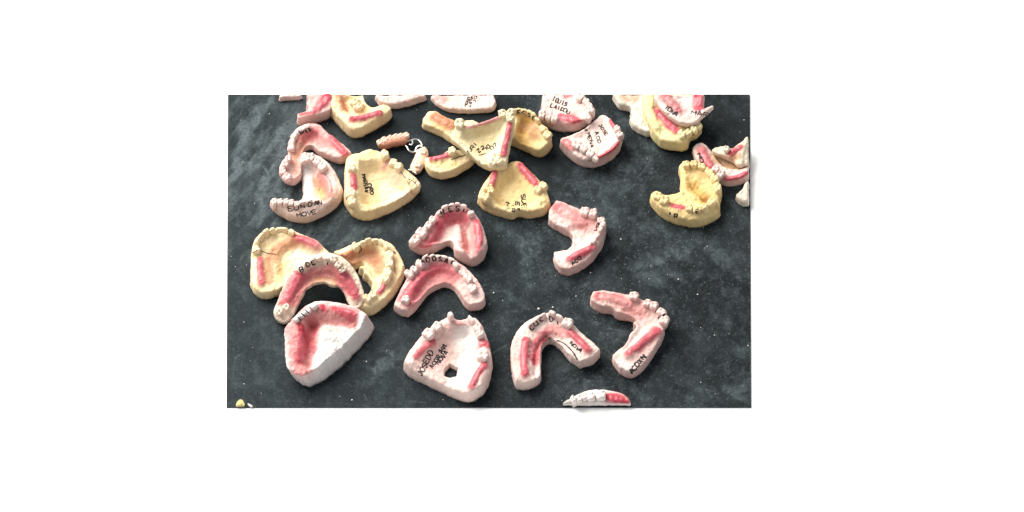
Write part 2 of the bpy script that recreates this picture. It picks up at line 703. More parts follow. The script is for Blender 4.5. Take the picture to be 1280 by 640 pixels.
    def saddle(self, sd):
        pts, w, cn = sd[:3]
        A = sd[3] if len(sd) > 3 else 3.0
        P = np.array([self.local(p, self.h + A * .9)[:2] for p in hermite(pts, False, 1.2)])
        n = len(P)
        if n < 3:
            return
        V, F = [], []
        m = 11
        hw = w * S * 0.95
        T = np.gradient(P, axis=0)
        T /= np.linalg.norm(T, axis=1)[:, None] + 1e-9
        Nn = np.stack([-T[:, 1], T[:, 0]], 1)
        Q, lift = [], []
        for i in range(n):
            s = i / (n - 1)
            taper = math.sqrt(max(0.02, 1 - (2 * s - 1) ** 6))
            for j in range(m):
                t = 2 * j / (m - 1) - 1
                Q.append(P[i] + Nn[i] * t * hw * taper * (.8 + .45 * float(vnoise(i * .13 + 3 * self.seed, 2 + (t > 0) * 5))))
                lift.append(0.8 * (1 - t * t) * taper - 0.3 - (0.4 if i in (0, n - 1) else 0))
        Q = np.array(Q)
        keep = inside(Q, self.out)
        z = .6 * self.H(Q) + .4 * self.H(Q, True, False) + np.array(lift) + (fbm(Q[:, 0] / 3, Q[:, 1] / 3, self.seed + 1) - .5) * .25
        z[~keep] -= 1.5
        V = np.column_stack([Q, z])
        for i in range(n - 1):
            for j in range(m - 1):
                a = i * m + j
                q = (a, a + 1, a + m + 1, a + m)
                if keep[list(q)].all():
                    F.append(q[::-1])
        if not F:
            return
        us = sorted({q for f in F for q in f})
        mp = {q: i for i, q in enumerate(us)}
        V = V[us]
        F = [tuple(mp[q] for q in f) for f in F]
        # give it a back so the wax has thickness
        V2 = V - np.array([0, 0, 1.4])
        k = len(V)
        es = set()
        for f in F:
            for i in range(4):
                es.add((f[i], f[(i + 1) % 4]))
        G = list(F) + [tuple(q + k for q in f[::-1]) for f in F]
        for a, b in es:
            if (b, a) not in es:
                G.append((b, a, a + k, b + k))
        VV = np.vstack([V, V2])
        cw = np.array(COLS[cn]) * .9 * (.86 + .28 * fbm(VV[:, :1] / 4, VV[:, 1:2] / 4, self.seed + 6))
        mesh_obj('wax_ridge', VV, G, M_WAX, self.root, self.colour(VV[:, :2]) * .3 + cw * .7)
        self.polys.append((VV, G))

    def hit(self, p):
        if self.bvh is None:
            VV, FF = [], []
            b = 0
            for V, F in self.polys:
                for v in V:
                    VV.append(Vector(v))
                for f in F:
                    FF.append(tuple(int(q) + b for q in f))
                b += len(V)
            self.bvh = BVHTree.FromPolygons(VV, FF)
        d = self.R.T @ ray(p[0], p[1])
        d /= np.linalg.norm(d)
        o = self.R.T @ (CAM + ray(p[0], p[1]) * 0.985 - self.O)
        r = self.bvh.ray_cast(Vector(o), Vector(d))
        if r[0] is None:
            return None
        nn = np.array(r[1])
        if nn.dot(d) > 0:
            nn = -nn
        return np.array(r[0]), nn

    def ink(self, text, strokes, hw, rnd):
        groups = []
        for t in text:
            groups.append((text_strokes(*t[:6], rnd), t[6] if len(t) > 6 else hw))
        if strokes:
            groups.append(([hermite(s, False, .6) for s in strokes], hw))
        for g, w in groups:
            V, F = [], []
            for pl in g:
                run = []

                def flush():
                    if len(run) > 1:
                        Pn = np.array([r[0] for r in run])
                        Nn = [r[1] for r in run]
                        v, f = tube(Pn, Nn, w * 1.85, .17)
                        b = len(V)
                        V.extend(v)
                        F.extend(tuple(q + b for q in ff) for ff in f)
                    run.clear()
                for p in pl:
                    h = self.hit(p)
                    if h is None:
                        flush()
                        continue
                    if run and np.linalg.norm(h[0] - run[-1][0]) > 2.6:
                        flush()
                    run.append(h)
                flush()
            if V:
                mesh_obj('handwriting', V, F, M_INK, self.root)

    def wire(self, pts, r=.45, lift=.3, mat=None, name='wire_clasp'):
        P, N = [], []
        for p in hermite(pts, False, .8):
            h = self.hit(p)
            if h is None:
                if P:
                    P.append(P[-1] + self.R.T @ ((p[0] - lp[0]) * S * RIGHT - (p[1] - lp[1]) * S * UP))
                    N.append(N[-1])
                    lp = p
                continue
            P.append(h[0] + h[1] * lift)
            N.append(h[1])
            lp = p
        if len(P) > 3:
            P = np.array(P)
            for _ in range(3):
                P[1:-1] = (P[1:-1] * 2 + P[:-2] + P[2:]) / 4
            V, F = tube(P, N, r, r)
            mesh_obj(name, V, F, mat or M_DARKWIRE, self.root)

# ================================================================== setting
GP = 'pink plaster dental casts on the black slab'
GC = 'cream plaster dental casts on the black slab'

tl, tr = on_z(284, 118), on_z(938, 118)
bl, br = on_z(284, 509), on_z(938, 509)
X0, X1 = (tl[0] + bl[0]) / 2, (tr[0] + br[0]) / 2
Y0, Y1 = bl[1], tl[1]


def board():
    nx, ny = int((X1 - X0) / 0.75), int((Y1 - Y0) / 0.75)
    gx, gy = np.linspace(X0, X1, nx), np.linspace(Y0, Y1, ny)
    GX, GY = np.meshgrid(gx, gy)
    x, y = GX.ravel(), GY.ravel()
    Q = np.column_stack([x, y])
    m = lambda pts: np.array([on_z(*p)[:2] for p in pts])
    u = (x - X0) / (X1 - X0)
    cloud = fbm(x / 42, y / 42, 1, 5)
    fine = fbm(x / 9, y / 9, 2, 4)
    streak = .6 * fbm(x / 5 + 3 * cloud, y / 7 + 4 * fine, 3, 4) + .4 * fbm((x + y) / 5 + 2 * fine, (x - y) / 16, 6, 4)
    dust = np.clip((cloud - .46) * .9, 0, 1) * (0.2 + .8 * fine)
    dust += np.clip(streak - .53, 0, 1) * .9
    dust += np.clip(fbm(x / 17, y / 15, 21, 5) - .57, 0, 1) * .8
    dust += (1 - u) * .05 + np.clip(.35 - u, 0, 1) * .1  # window reflection on the left, painted by raising the pale tint
    smears = [([(296, 215), (310, 170), (322, 140)], 8, .45), ([(322, 255), (332, 225), (350, 180), (352, 165)], 9, .55), ([(325, 210), (345, 230), (352, 248)], 12, .45),
              ([(300, 205), (325, 212)], 8, .3), ([(286, 235), (297, 215)], 8, .5), ([(300, 128), (345, 130)], 10, .2), ([(800, 330), (850, 312)], 10, .28),
              ([(660, 340), (650, 300)], 9, .2), ([(640, 290), (660, 315)], 6, .25), ([(905, 320), (930, 350)], 6, .3), ([(822, 160), (790, 215)], 12, .2),
              ([(730, 270), (765, 255)], 8, .25), ([(880, 120), (930, 150)], 10, .12), ([(450, 480), (500, 440)], 10, .22), ([(800, 345), (820, 352)], 8, .35),
              ([(735, 232), (775, 222)], 8, .25), ([(485, 420), (478, 470)], 12, .2), ([(310, 420), (345, 430)], 12, .15), ([(870, 440), (900, 400)], 16, .18),
              ([(725, 490), (745, 478)], 9, .2), ([(440, 285), (470, 290)], 5, .3), ([(870, 295), (905, 330)], 8, .22)]
    for pts, w, a in smears:
        d = dist_poly(Q, m(pts)) + (fine - .5) * w * .9
        dust += 1.3 * a * smooth(1.25, .5, d / (w * S)) * np.clip(2.6 * streak - .85, 0, 1.2)
    # dry fleck scratches
    dust += np.clip(fbm(x / 2.2, y / 2.2, 9, 3) - .66, 0, 1) * 1.1
    rs = np.random.RandomState(8)
    for q in range(70):
        x0, y0 = rs.uniform(286, 936), rs.uniform(120, 507)
        a, l = rs.uniform(0, 3.14), rs.uniform(8, 46)
        pl = m([(x0, y0), (x0 + math.cos(a) * l * .5 + rs.uniform(-3, 3), y0 + math.sin(a) * l * .5), (x0 + math.cos(a) * l, y0 + math.sin(a) * l)])
        sel = (np.abs(x - pl[:, 0].mean()) < 45) & (np.abs(y - pl[:, 1].mean()) < 45)
        dust[sel] += rs.uniform(.12, .4) * np.exp(-(dist_poly(Q[sel], pl) / rs.uniform(.45, .8)) ** 2) * (fine[sel] > .42)
    spk = np.random.RandomState(3).rand(len(x)) ** 60
    dens = .35 + .9 * u + .8 * np.exp(-((u - .62) / .2) ** 2 - ((y - Y0) / (Y1 - Y0) - .35) ** 2 / .06)
    dust += spk * dens * .85
    reg = smooth(.4, .62, u) * (.35 + .65 * smooth(.42, .6, fbm(x / 60, y / 60, 31, 3)))
    dust += reg * np.clip(fbm(x / 8, y / 8, 33, 5) - .5, 0, 1) * 1.15
    dust += (.25 + reg) * smooth(.86, .97, vnoise(x / 1.3, y / 1.3, 12)) * .5
    sheen_tint = smooth(.45, .1, u) * smooth(.3, .6, (y - Y0) / (Y1 - Y0))  # mask for pale sheen painted into the slab's upper left
    dust += sheen_tint * np.clip(fbm((x - .6 * y) / 7, (y + .6 * x) / 26, 37, 5) - .48, 0, 1) * 2.3
    dark_areas = [([(450, 160), (500, 200), (580, 230)], 34, .9), ([(480, 320), (500, 300)], 16, .8), ([(900, 140), (925, 160)], 30, .6), ([(690, 205), (620, 140)], 30, .9), ([(618, 310), (640, 350)], 22, .5),
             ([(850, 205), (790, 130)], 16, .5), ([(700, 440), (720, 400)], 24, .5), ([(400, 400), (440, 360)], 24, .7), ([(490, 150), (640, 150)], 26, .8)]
    for pts, w, a in dark_areas:
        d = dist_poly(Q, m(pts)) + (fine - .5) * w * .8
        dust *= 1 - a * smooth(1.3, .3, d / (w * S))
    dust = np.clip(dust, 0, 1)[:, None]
    dark = np.array([.0052, .0082, .0102]) * (1.5 - .7 * u[:, None]) * (0.8 + .4 * fine[:, None])  # base colour lightened leftward for the glossy reflection, darkened rightward
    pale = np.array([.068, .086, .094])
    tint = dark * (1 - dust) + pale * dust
    top = np.column_stack([x, y, np.zeros(len(x))])
    V = [top]
    F = []
    for j in range(ny - 1):
        for i in range(nx - 1):
            a = j * nx + i
            F.append((a, a + 1, a + nx + 1, a + nx))
    loop = [i for i in range(nx)] + [j * nx + nx - 1 for j in range(1, ny)] + [(ny - 1) * nx + i for i in range(nx - 2, -1, -1)] + [j * nx for j in range(ny - 2, 0, -1)]
    b = len(top)
    low = top[loop].copy()
    low[:, 2] = -1.0
    V.append(low)
    n = len(loop)
    for k in range(n):
        l = (k + 1) % n
        F.append((loop[l], loop[k], b + k, b + l))
    F.append(tuple(b + k for k in range(n - 1, -1, -1)))
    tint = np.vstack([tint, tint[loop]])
    m_, nt, bs = node_mat('black_slab')
    N, L = nt.nodes.new, nt.links.new
    at = N('ShaderNodeAttribute')
    at.attribute_name = 'tint'
    tc = N('ShaderNodeTexCoord')
    n1 = N('ShaderNodeTexNoise')
    n1.inputs['Scale'].default_value = 420
    n1.inputs['Detail'].default_value = 6
    n1.inputs['Roughness'].default_value = .7
    L(tc.outputs['Object'], n1.inputs['Vector'])
    r = N('ShaderNodeMapRange')
    r.inputs['From Min'].default_value = .3
    r.inputs['From Max'].default_value = .7
    r.inputs['To Min'].default_value = .55
    r.inputs['To Max'].default_value = 1.5
    L(n1.outputs['Fac'], r.inputs['Value'])
    mx = N('ShaderNodeMix')
    mx.data_type = 'RGBA'
    mx.blend_type = 'MULTIPLY'
    mx.inputs[0].default_value = 1
    L(at.outputs['Color'], mx.inputs[6])
    L(r.outputs['Result'], mx.inputs[7])
    L(mx.outputs[2], bs.inputs['Base Color'])
    bs.inputs['Roughness'].default_value = .58
    bs.inputs['Specular IOR Level'].default_value = .1
    bp = N('ShaderNodeBump')
    bp.inputs['Strength'].default_value = .25
    bp.inputs['Distance'].default_value = .0004
    L(n1.outputs['Fac'], bp.inputs['Height'])
    L(bp.outputs['Normal'], bs.inputs['Normal'])
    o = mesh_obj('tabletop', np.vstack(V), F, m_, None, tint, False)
    o['kind'] = 'structure'
    o['label'] = 'black scratched slab dusted with plaster that carries all the dental casts'


board()
gm, nt, bs = node_mat('white_surface')
N = nt.nodes.new
nz = N('ShaderNodeTexNoise')
nz.inputs['Scale'].default_value = 60
rp = N('ShaderNodeValToRGB')
rp.color_ramp.elements[0].color = (.90, .90, .90, 1)
rp.color_ramp.elements[1].color = (.94, .94, .94, 1)
nt.links.new(nz.outputs['Fac'], rp.inputs['Fac'])
nt.links.new(rp.outputs['Color'], bs.inputs['Base Color'])
bs.inputs['Roughness'].default_value = .8
bs.inputs['Specular IOR Level'].default_value = .2
W = 2600
go = mesh_obj('ground', [(-W, -W, -1.2), (W, -W, -1.2), (W, W, -1.2), (-W, W, -1.2)], [(0, 1, 2, 3)], gm, None, None, False)
go['kind'] = 'structure'
go['label'] = 'plain white surface all round the black slab'

# crumbs of dry plaster lying on the slab: too many to count
cr = np.random.RandomState(5)
V, F = [], []
spots = [(673, 386, 1.1), (691, 384, .8), (776, 299, .7), (392, 455, .7), (305, 480, .5), (617, 366, .7), (738, 341, .6), (872, 368, .6), (884, 308, .5), (912, 232, .5),
         (848, 349, .6), (935, 432, .6), (876, 478, .5), (440, 500, .6), (458, 452, .7), (640, 470, .5), (893, 419, .5), (720, 370, .5), (700, 128, .6), (930, 150, .5)]
for k in range(150):
    spots.append((cr.uniform(288, 934), cr.uniform(124, 505), cr.uniform(.16, .38)))
for px_, py_, r_ in spots:
    c = on_z(px_, py_)
    b = len(V)
    ph = cr.uniform(0, 6)
    for z_, q_ in ((0, 1.0), (.7, .75)):
        for k in range(6):
            a = ph + k * math.pi / 3
            rr = r_ * q_ * cr.uniform(.7, 1.25)
            V.append((c[0] + math.cos(a) * rr * 1.2, c[1] + math.sin(a) * rr, z_ * r_ + .02))
    for k in range(6):
        l = (k + 1) % 6
        F.append((b + k, b + l, b + 6 + l, b + 6 + k))
    F.append(tuple(b + 6 + k for k in range(6)))
co = mesh_obj('plaster_crumbs', V, F, M_CRUMB, None, None, False)
co['kind'] = 'stuff'
co['label'] = 'tiny white crumbs of plaster scattered over the black slab'

# ================================================================== casts, front to back
# N: bottom centre, palate with a hole
Cast('pink-white upper cast with a dark hole through its palate',
     [(504, 460), (508, 446), (519, 430), (532, 415), (546, 404), (560, 397), (575, 400), (588, 396), (598, 402), (605, 413), (611, 430), (615, 450), (613, 470), (608, 486), (600, 496), (588, 502), (574, 500), (555, 492), (530, 480), (512, 471)],
     bowls=[([(525, 458), (535, 440), (552, 424), (568, 412), (588, 412), (594, 425), (596, 445), (588, 465), (580, 482), (560, 480), (535, 466)], 7, 8)], h=15, col=PALE, group=GP, edge=1.7, flare=1.2,
     holes=[[(555.5, 455, 1), (562, 448, 1), (573, 454, 1), (571, 464), (562, 467, 1), (555, 464)]],
     dips=[((568, 450), 30, 1.0)],
     ridges=[([(512, 452), (520, 437), (540, 416), (562, 402)], 3, 7), ([(594, 402), (604, 425), (607, 450), (592, 488)], 3, 7)],
     saddles=[([(520, 446), (530, 436), (541, 427)], 4.5, 'wax', 2.6), ([(589, 484), (596, 470), (606, 456)], 5.5, 'wax', 3), ([(597, 431), (604, 430), (609, 432)], 6, 'wax', 2.4),
              ([(569, 405), (578, 404), (585, 404)], 4, 'rose', 2)],
     stains=[([(545, 440), (555, 425), (570, 412)], 22, 'rose', .22), ([(530, 462), (550, 470)], 14, 'rose', .14), ([(575, 470), (585, 440), (580, 415)], 13, 'white', .75)],  # palate tinted: rose toward the left, white toward the right
     teeth=[([(536, 419), (546, 409)], 'mp', .95), ([(563, 398)], 'k', 1.1), ([(589, 402), (597, 411), (600, 419)], 'ipp', 1.0), ([(603, 446)], 'm', .9)],
     text=[('JOSEDD', 527, 470, 543, 440, 7.5), ('ACOXLA91', 541, 461, 560, 431, 5.5), ('NOVA', 549, 456, 561, 440, 5.5)], ink=.34)

# O: horseshoe, lower middle
Cast('ivory horseshoe cast with letters on its front teeth and two long pink saddles',
     [(638, 440), (640, 428), (646, 414), (658, 402), (672, 395), (686, 391), (698, 395), (714, 404), (726, 415), (740, 427), (752, 438, 1), (750, 447, 1), (741, 456), (725, 461, 1), (715, 455), (705, 443), (694, 433), (685, 431), (677, 440), (676, 458), (677, 477, 1), (670, 484), (655, 488), (645, 487, 1), (641, 474)],
     bowls=[([(664, 470), (668, 435), (682, 416), (700, 418), (716, 440), (700, 440), (685, 428), (675, 440), (672, 475)], 3, 3.5)], h=14, col=PALE, group=GP, edge=1.1, flare=.6,
     saddles=[([(657, 425), (655, 445), (656, 466)], 6, 'wax', 3.2), ([(711, 414), (722, 424), (735, 437)], 5.5, 'wax', 3.2)],
     stains=[([(668, 450), (672, 428), (684, 415)], 6, 'red', .75), ([(690, 412), (705, 415)], 6, 'rose', .8), ([(645, 425), (643, 455)], 5, 'rose', .3), ([(683, 419), (687, 420)], 2.2, 'dark', .8)],
     teeth=[([(664, 406), (671, 400), (679, 396)], 'iii', .95, 1.5), ([(690, 394), (699, 398), (709, 405)], 'kip', 1.05, 2.5)],
     ridges=[([(646, 470), (648, 430), (660, 410)], 1.5, 7)],
     text=[('C', 664, 413.5, 669, 410, 6), ('U', 669.5, 407.5, 674.5, 404, 6), ('C', 676, 402.5, 681, 400, 5.5), ('D', 688, 403, 693.5, 402, 6.5), ('I', 696, 406, 700, 405, 5), ('NOVA', 712, 430, 727, 442, 4)],
     strokes=[[(696, 425), (706, 430), (716, 440), (722, 450)]], ink=.34)

# P: right, ACOX on its side
Cast('pink lower cast with bold black writing along its outer side wall',
     [(738, 374), (741, 364, 1), (755, 363), (775, 366), (790, 370), (803, 375), (816, 380), (826, 388), (831, 395), (832, 405), (830, 413), (829, 424), (820, 441), (806, 461), (796, 470), (788, 473), (775, 468, 1), (766, 455), (765, 444, 1), (771, 438), (781, 431), (785, 424), (788, 416), (796, 408), (792, 404), (783, 401), (773, 400), (764, 393), (754, 392), (745, 389), (739, 383)],
     bowls=[([(770, 386), (790, 386), (812, 395), (818, 404), (796, 428), (778, 440), (786, 424), (796, 408)], 2.5, 4)], h=13, col=PINK, group=GP, edge=1.0, flare=.8,
     saddles=[([(747, 370), (765, 373), (786, 379)], 6.5, 'rose', 2.4), ([(822, 414), (806, 425), (785, 442)], 6, 'wax', 3)],
     stains=[([(775, 378), (800, 388)], 10, 'rose', .7), ([(748, 371), (775, 374)], 4.5, 'red', .5), ([(818, 412), (805, 430), (800, 437)], 4, 'red', .6), ([(775, 455), (785, 462)], 8, 'white', .5), ([(800, 412), (790, 430)], 6, 'white', .5)],
     teeth=[([(792, 370)], 'p', .95, 3), ([(809, 379), (817, 383), (827, 391)], 'ppp', 1.05, 3), ([(830, 401)], 'p', .95, 3)],
     text=[('ACOXN', 790, 468, 808, 446, 6)], strokes=[[(822, 398), (827, 395), (832, 392)]], ink=.46)

# Q: right, broad pink leg
Cast('pink lower cast shaped like a seven with a broad flat pink leg',
     [(686, 277), (687, 262, 1), (695, 250, 1), (712, 256), (727, 262), (738, 266), (749, 272), (756, 280), (757, 290), (754, 305), (750, 314), (740, 328), (725, 339), (711, 345, 1), (700, 342), (693, 330), (692, 314, 1), (700, 313), (710, 312, 1), (717, 303), (712, 297), (702, 292), (687, 283, 1)],
     bowls=[([(700, 285), (725, 282), (738, 290), (735, 303), (718, 310), (714, 298)], 2.5, 4)], h=12, col=PINK, group=GP, edge=1.1,
     saddles=[([(698, 260), (712, 267), (726, 275)], 9, 'rose', 2.0), ([(741, 309), (728, 315), (712, 323)], 5.5, 'wax', 3.4)],
     stains=[([(720, 272), (742, 285)], 9, 'rose', .6), ([(695, 258), (703, 258)], 6, 'wax', .45), ([(738, 315), (722, 325)], 3, 'red', .6), ([(742, 305), (738, 312)], 2.4, 'dark', .7), ([(700, 320), (720, 300)], 6, 'white', .4)],
     teeth=[([(731, 265), (741, 268)], 'pp', 1.0, 3), ([(752, 276), (753, 283), (751, 290), (747, 296), (742, 302)], 'pciis', .95, 3)],
     text=[('VR', 745, 290, 751, 279, 4), ('ACO', 716, 332, 728, 323, 4)], ink=.32)

# K: horseshoe with ADOSA
Cast('pink horseshoe cast with a full row of lettered front teeth',
     [(492, 386), (496, 372), (504, 356), (514, 342), (526, 328), (540, 320), (556, 320), (575, 329), (590, 342), (602, 358), (607, 375), (603, 386), (590, 389), (582, 385), (575, 374), (566, 363), (556, 359), (545, 363), (534, 370), (525, 381), (517, 391), (510, 397, 1), (500, 394)],
     bowls=[([(512, 380), (522, 358), (540, 340), (560, 338), (574, 352), (570, 366), (556, 356), (538, 362), (524, 376)], 3.5, 4)], h=12, col=(.76, .55, .505), group=GP, edge=1.0,
     saddles=[([(506, 372), (516, 358), (530, 344)], 6.5, 'wax', 2.4)],
     stains=[([(512, 376), (528, 352), (548, 338), (566, 342)], 11, 'wax', .75), ([(520, 362), (536, 345), (550, 336)], 5, 'red', .55), ([(536, 360), (550, 350), (562, 355)], 9, 'rose', .7), ([(580, 372), (590, 362)], 8, 'rose', .35), ([(591, 355), (592, 358)], 2, 'dark', .6)],
     teeth=[([(512, 343), (518, 337), (525, 331)], 'mpp', .85, 3), ([(532, 326), (540, 323), (548, 322), (556, 323), (564, 327)], 'iiiii', 1.0, 3), ([(571, 334), (578, 341), (585, 350), (590, 360)], 'cppm', .85, 3), ([(507, 375)], 'p', .85, 3)],
     text=[('A', 528, 331, 533, 328, 5.5), ('D', 534, 328, 539, 326, 5.5), ('O', 541, 326, 546, 325, 5.5), ('S', 548, 325, 553, 326, 5.5), ('A', 555, 327, 560, 329, 5.5), ('1', 562, 330, 566, 332, 5)], ink=.38)

# J: upper cast with R.ESI
Cast('pink upper cast with lettered front teeth and pink ridge down its right side',
     [(513, 305), (518, 297), (528, 285), (540, 273), (550, 263), (562, 258), (576, 258), (588, 263), (599, 275), (606, 290), (609, 308), (604, 325), (592, 333), (580, 330), (569, 322), (567, 313), (560, 308), (552, 311), (543, 316), (528, 319), (516, 314)],
     bowls=[([(536, 306), (548, 285), (560, 272), (580, 270), (590, 285), (592, 312), (578, 318), (565, 303), (550, 306)], 6, 6)], h=14, col=(.76, .55, .505), group=GP, edge=1.3,
          saddles=[([(596, 277), (599, 294), (598, 312)], 5.5, 'wax', 3.2)],
     stains=[([(530, 308), (543, 290), (556, 274), (582, 270)], 8, 'wax', .8), ([(538, 303), (550, 282)], 4, 'red', .5), ([(578, 284), (584, 316)], 4.5, 'rose', .9), ([(592, 285), (593, 318)], 4, 'rose', .7), ([(560, 302), (568, 286)], 7, 'pale', .9), ([(528, 302), (540, 288)], 5, 'rose', .6), ([(602, 305), (600, 312)], 1.5, 'dark', .6)],
     ridges=[([(572, 280), (575, 300), (578, 318)], 3.0, 5), ([(586, 282), (588, 312)], -2.0, 4)],
     teeth=[([(518, 301), (527, 291), (535, 282), (541, 275)], 'mmpp', .9, 3), ([(549, 267), (556, 262), (564, 259), (572, 258), (580, 260)], 'iiiii', 1.0, 3), ([(589, 268)], 'c', 1.0, 3)],
     text=[('R', 552, 268, 557, 266, 6), ('E', 562, 265, 567, 264, 6), ('S', 570, 264, 575, 264, 6), ('I', 578, 265, 582, 266, 5)], ink=.38)

# E: bottom left white and pink
Cast('tall white and pink cast with a sheared flat grey side',
     [(356, 428), (356, 412), (362, 402), (373, 391), (386, 381), (398, 377), (415, 378), (435, 381), (450, 387), (460, 396), (469, 408, 1), (465, 417), (455, 430), (440, 446), (425, 460), (405, 476), (386, 485, 1), (372, 478), (361, 466), (357, 450)],
     h=19, col=WHITE, group=GP, edge=.7, flare=.3, jag=.8, lean=(-6.5, 1.5), rough=1.5,
      ridges=[([(366, 448), (370, 410), (390, 388), (430, 386), (450, 397)], 2.6, 8), ([(391, 404), (388, 425), (386, 452)], -6.0, 8), ([(392, 402), (412, 402), (445, 404)], -3.5, 7), ([(408, 425), (412, 440)], 1.5, 12)],
     saddles=[([(374, 414), (377, 430), (374, 452)], 8, 'wax', 2.4), ([(420, 390), (432, 391), (446, 396)], 6, 'wax', 2.2)],
     stains=[([(371, 408), (372, 432), (378, 462)], 13, 'rose', .95), ([(384, 396), (412, 393), (446, 399)], 12, 'rose', .95), ([(388, 410), (390, 425)], 8, 'rose', .9), ([(375, 410), (379, 426), (375, 452)], 4.5, 'red', .9),
             ([(392, 404), (386, 422), (390, 434)], 6, 'red', .6), ([(403, 386), (404, 388)], 3.6, 'red', .9), ([(418, 388), (430, 392), (440, 396)], 4, 'red', .8), ([(405, 411), (438, 416)], 4, 'brown', .3),
             ([(408, 428), (436, 419)], 8, 'white', .95), ([(404, 440), (402, 458)], 7, 'white', .9), ([(453, 394), (451, 408), (452, 420)], 4, 'white', .9), ([(414, 428), (424, 424)], 6, 'grey', .3)],
     teeth=[([(371, 400), (378, 394), (385, 389), (393, 385)], 'ssss', 1.0, 2)],
     strokes=[[(372, 396), (377, 401)], [(376, 391), (382, 396)], [(381, 387), (387, 392)], [(387, 384), (392, 389)]], ink=.3)

# L: yellow left
Cast('cream cast with a fan of front teeth and dark wire clasp',
     [(314, 340), (314, 322), (318, 302), (330, 290), (345, 286), (362, 287), (378, 293), (395, 300), (405, 309), (413, 318), (404, 338), (385, 350), (362, 362), (346, 370), (335, 374), (325, 373), (315, 362)],
     bowls=[([(345, 345), (345, 325), (352, 310), (370, 303), (395, 312), (405, 320), (390, 340), (360, 352)], 4, 6)], h=12, col=CREAM, group=GC, edge=1.4,
          saddles=[([(325, 324), (325, 338), (327, 353)], 5.5, 'wax', 2.6), ([(368, 297), (381, 300), (395, 306)], 6.5, 'wax', 2.4)],
     stains=[([(336, 350), (338, 325), (350, 310), (365, 303)], 6, 'orange', .7), ([(385, 303), (398, 309)], 6, 'rose', .6), ([(352, 330), (350, 350)], 4, 'amber', .4), ([(372, 318), (395, 322)], 9, 'white', .45)],
     teeth=[([(320, 312), (321, 304), (326, 297), (333, 292), (341, 289), (349, 287), (357, 288), (364, 291)], 'piiiiiic', 1.0, 3)],
     wires=[([(316, 316), (323, 312), (332, 316), (345, 318)], .35, .3)])

# M: yellow right
Cast('cream horseshoe cast with bare brownish outer wall, right of the stacked one',
     [(413, 318), (430, 309), (443, 305), (456, 300), (470, 298), (485, 302), (495, 311), (503, 325), (505, 340), (500, 356), (490, 372), (476, 386), (462, 394), (450, 391), (448, 380), (455, 370), (466, 366), (462, 355), (454, 349), (449, 343), (456, 338), (450, 334), (442, 337), (430, 332)],
     bowls=[([(430, 325), (448, 312), (470, 308), (480, 330), (476, 350), (466, 352), (455, 336), (440, 333)], 4.5, 5)], h=13, col=CREAM, group=GC, edge=1.4, tilt=(0, 0), flare=1.5,
     saddles=[([(425, 322), (433, 319), (440, 316)], 6, 'orange', 2.4), ([(473, 366), (478, 360), (481, 352)], 4, 'wax', 2.2)],
     stains=[([(440, 327), (455, 316), (470, 322), (476, 335)], 8, 'orange', .7), ([(492, 320), (495, 345), (485, 365)], 5, 'orange', .22), ([(493, 316), (494, 317)], 1.6, 'dark', .8), ([(493, 330), (494, 342)], 1.2, 'dark', .5)],
     teeth=[([(444, 309), (453, 305), (461, 302), (469, 301), (477, 304), (483, 310), (487, 319), (487, 330), (484, 342)], 'piiiiippp', .95, 3), ([(482, 350)], 'p', .8, 3), ([(459, 374), (466, 369)], 'mm', .9, 2.5)],
     wires=[([(448, 317), (452, 312), (450, 307)], .35, .3)])

# D: stacked on both
Cast('cream horseshoe cast stacked on top of two other cream casts',
     [(342, 390), (348, 374), (355, 356), (363, 341), (375, 328), (390, 320), (405, 316), (420, 318), (434, 326), (445, 340), (452, 356), (456, 372), (452, 384), (444, 388), (437, 382), (431, 369), (424, 360), (414, 359), (406, 355), (394, 357), (383, 363), (378, 373), (371, 386), (364, 400), (355, 405), (346, 401)],
     bowls=[([(358, 388), (376, 350), (392, 340), (416, 338), (428, 352), (436, 372), (424, 358), (406, 352), (390, 354), (374, 368)], 3, 3.5)], h=9, col=(.78, .62, .49), group=GC, edge=1.1, tilt=(21, 0), rest=2.0, flare=.3,
     saddles=[([(374, 344), (366, 358), (357, 378)], 8, 'wax', 2.6), ([(429, 343), (437, 354), (445, 370)], 7.5, 'wax', 2.4)],
     stains=[([(366, 378), (380, 353), (395, 343), (418, 341), (432, 362)], 7.5, 'wax', .7), ([(395, 350), (415, 352)], 6, 'amber', .3), ([(360, 345), (352, 372)], 5, 'rose', .5)],
     teeth=[([(376, 336), (383, 330), (391, 326), (399, 323)], 'siii', 1.0, 2.5), ([(409, 322), (417, 324), (424, 331), (428, 337)], 'ippp', .95, 2.5), ([(349, 389), (357, 384)], 'pp', .9, 2)],
     text=[('B', 376, 340, 381, 337, 5.5), ('D', 384, 334, 389, 331, 5), ('E', 391, 331, 396, 329, 5), ('I', 408, 331, 412, 331, 4)], ink=.38)

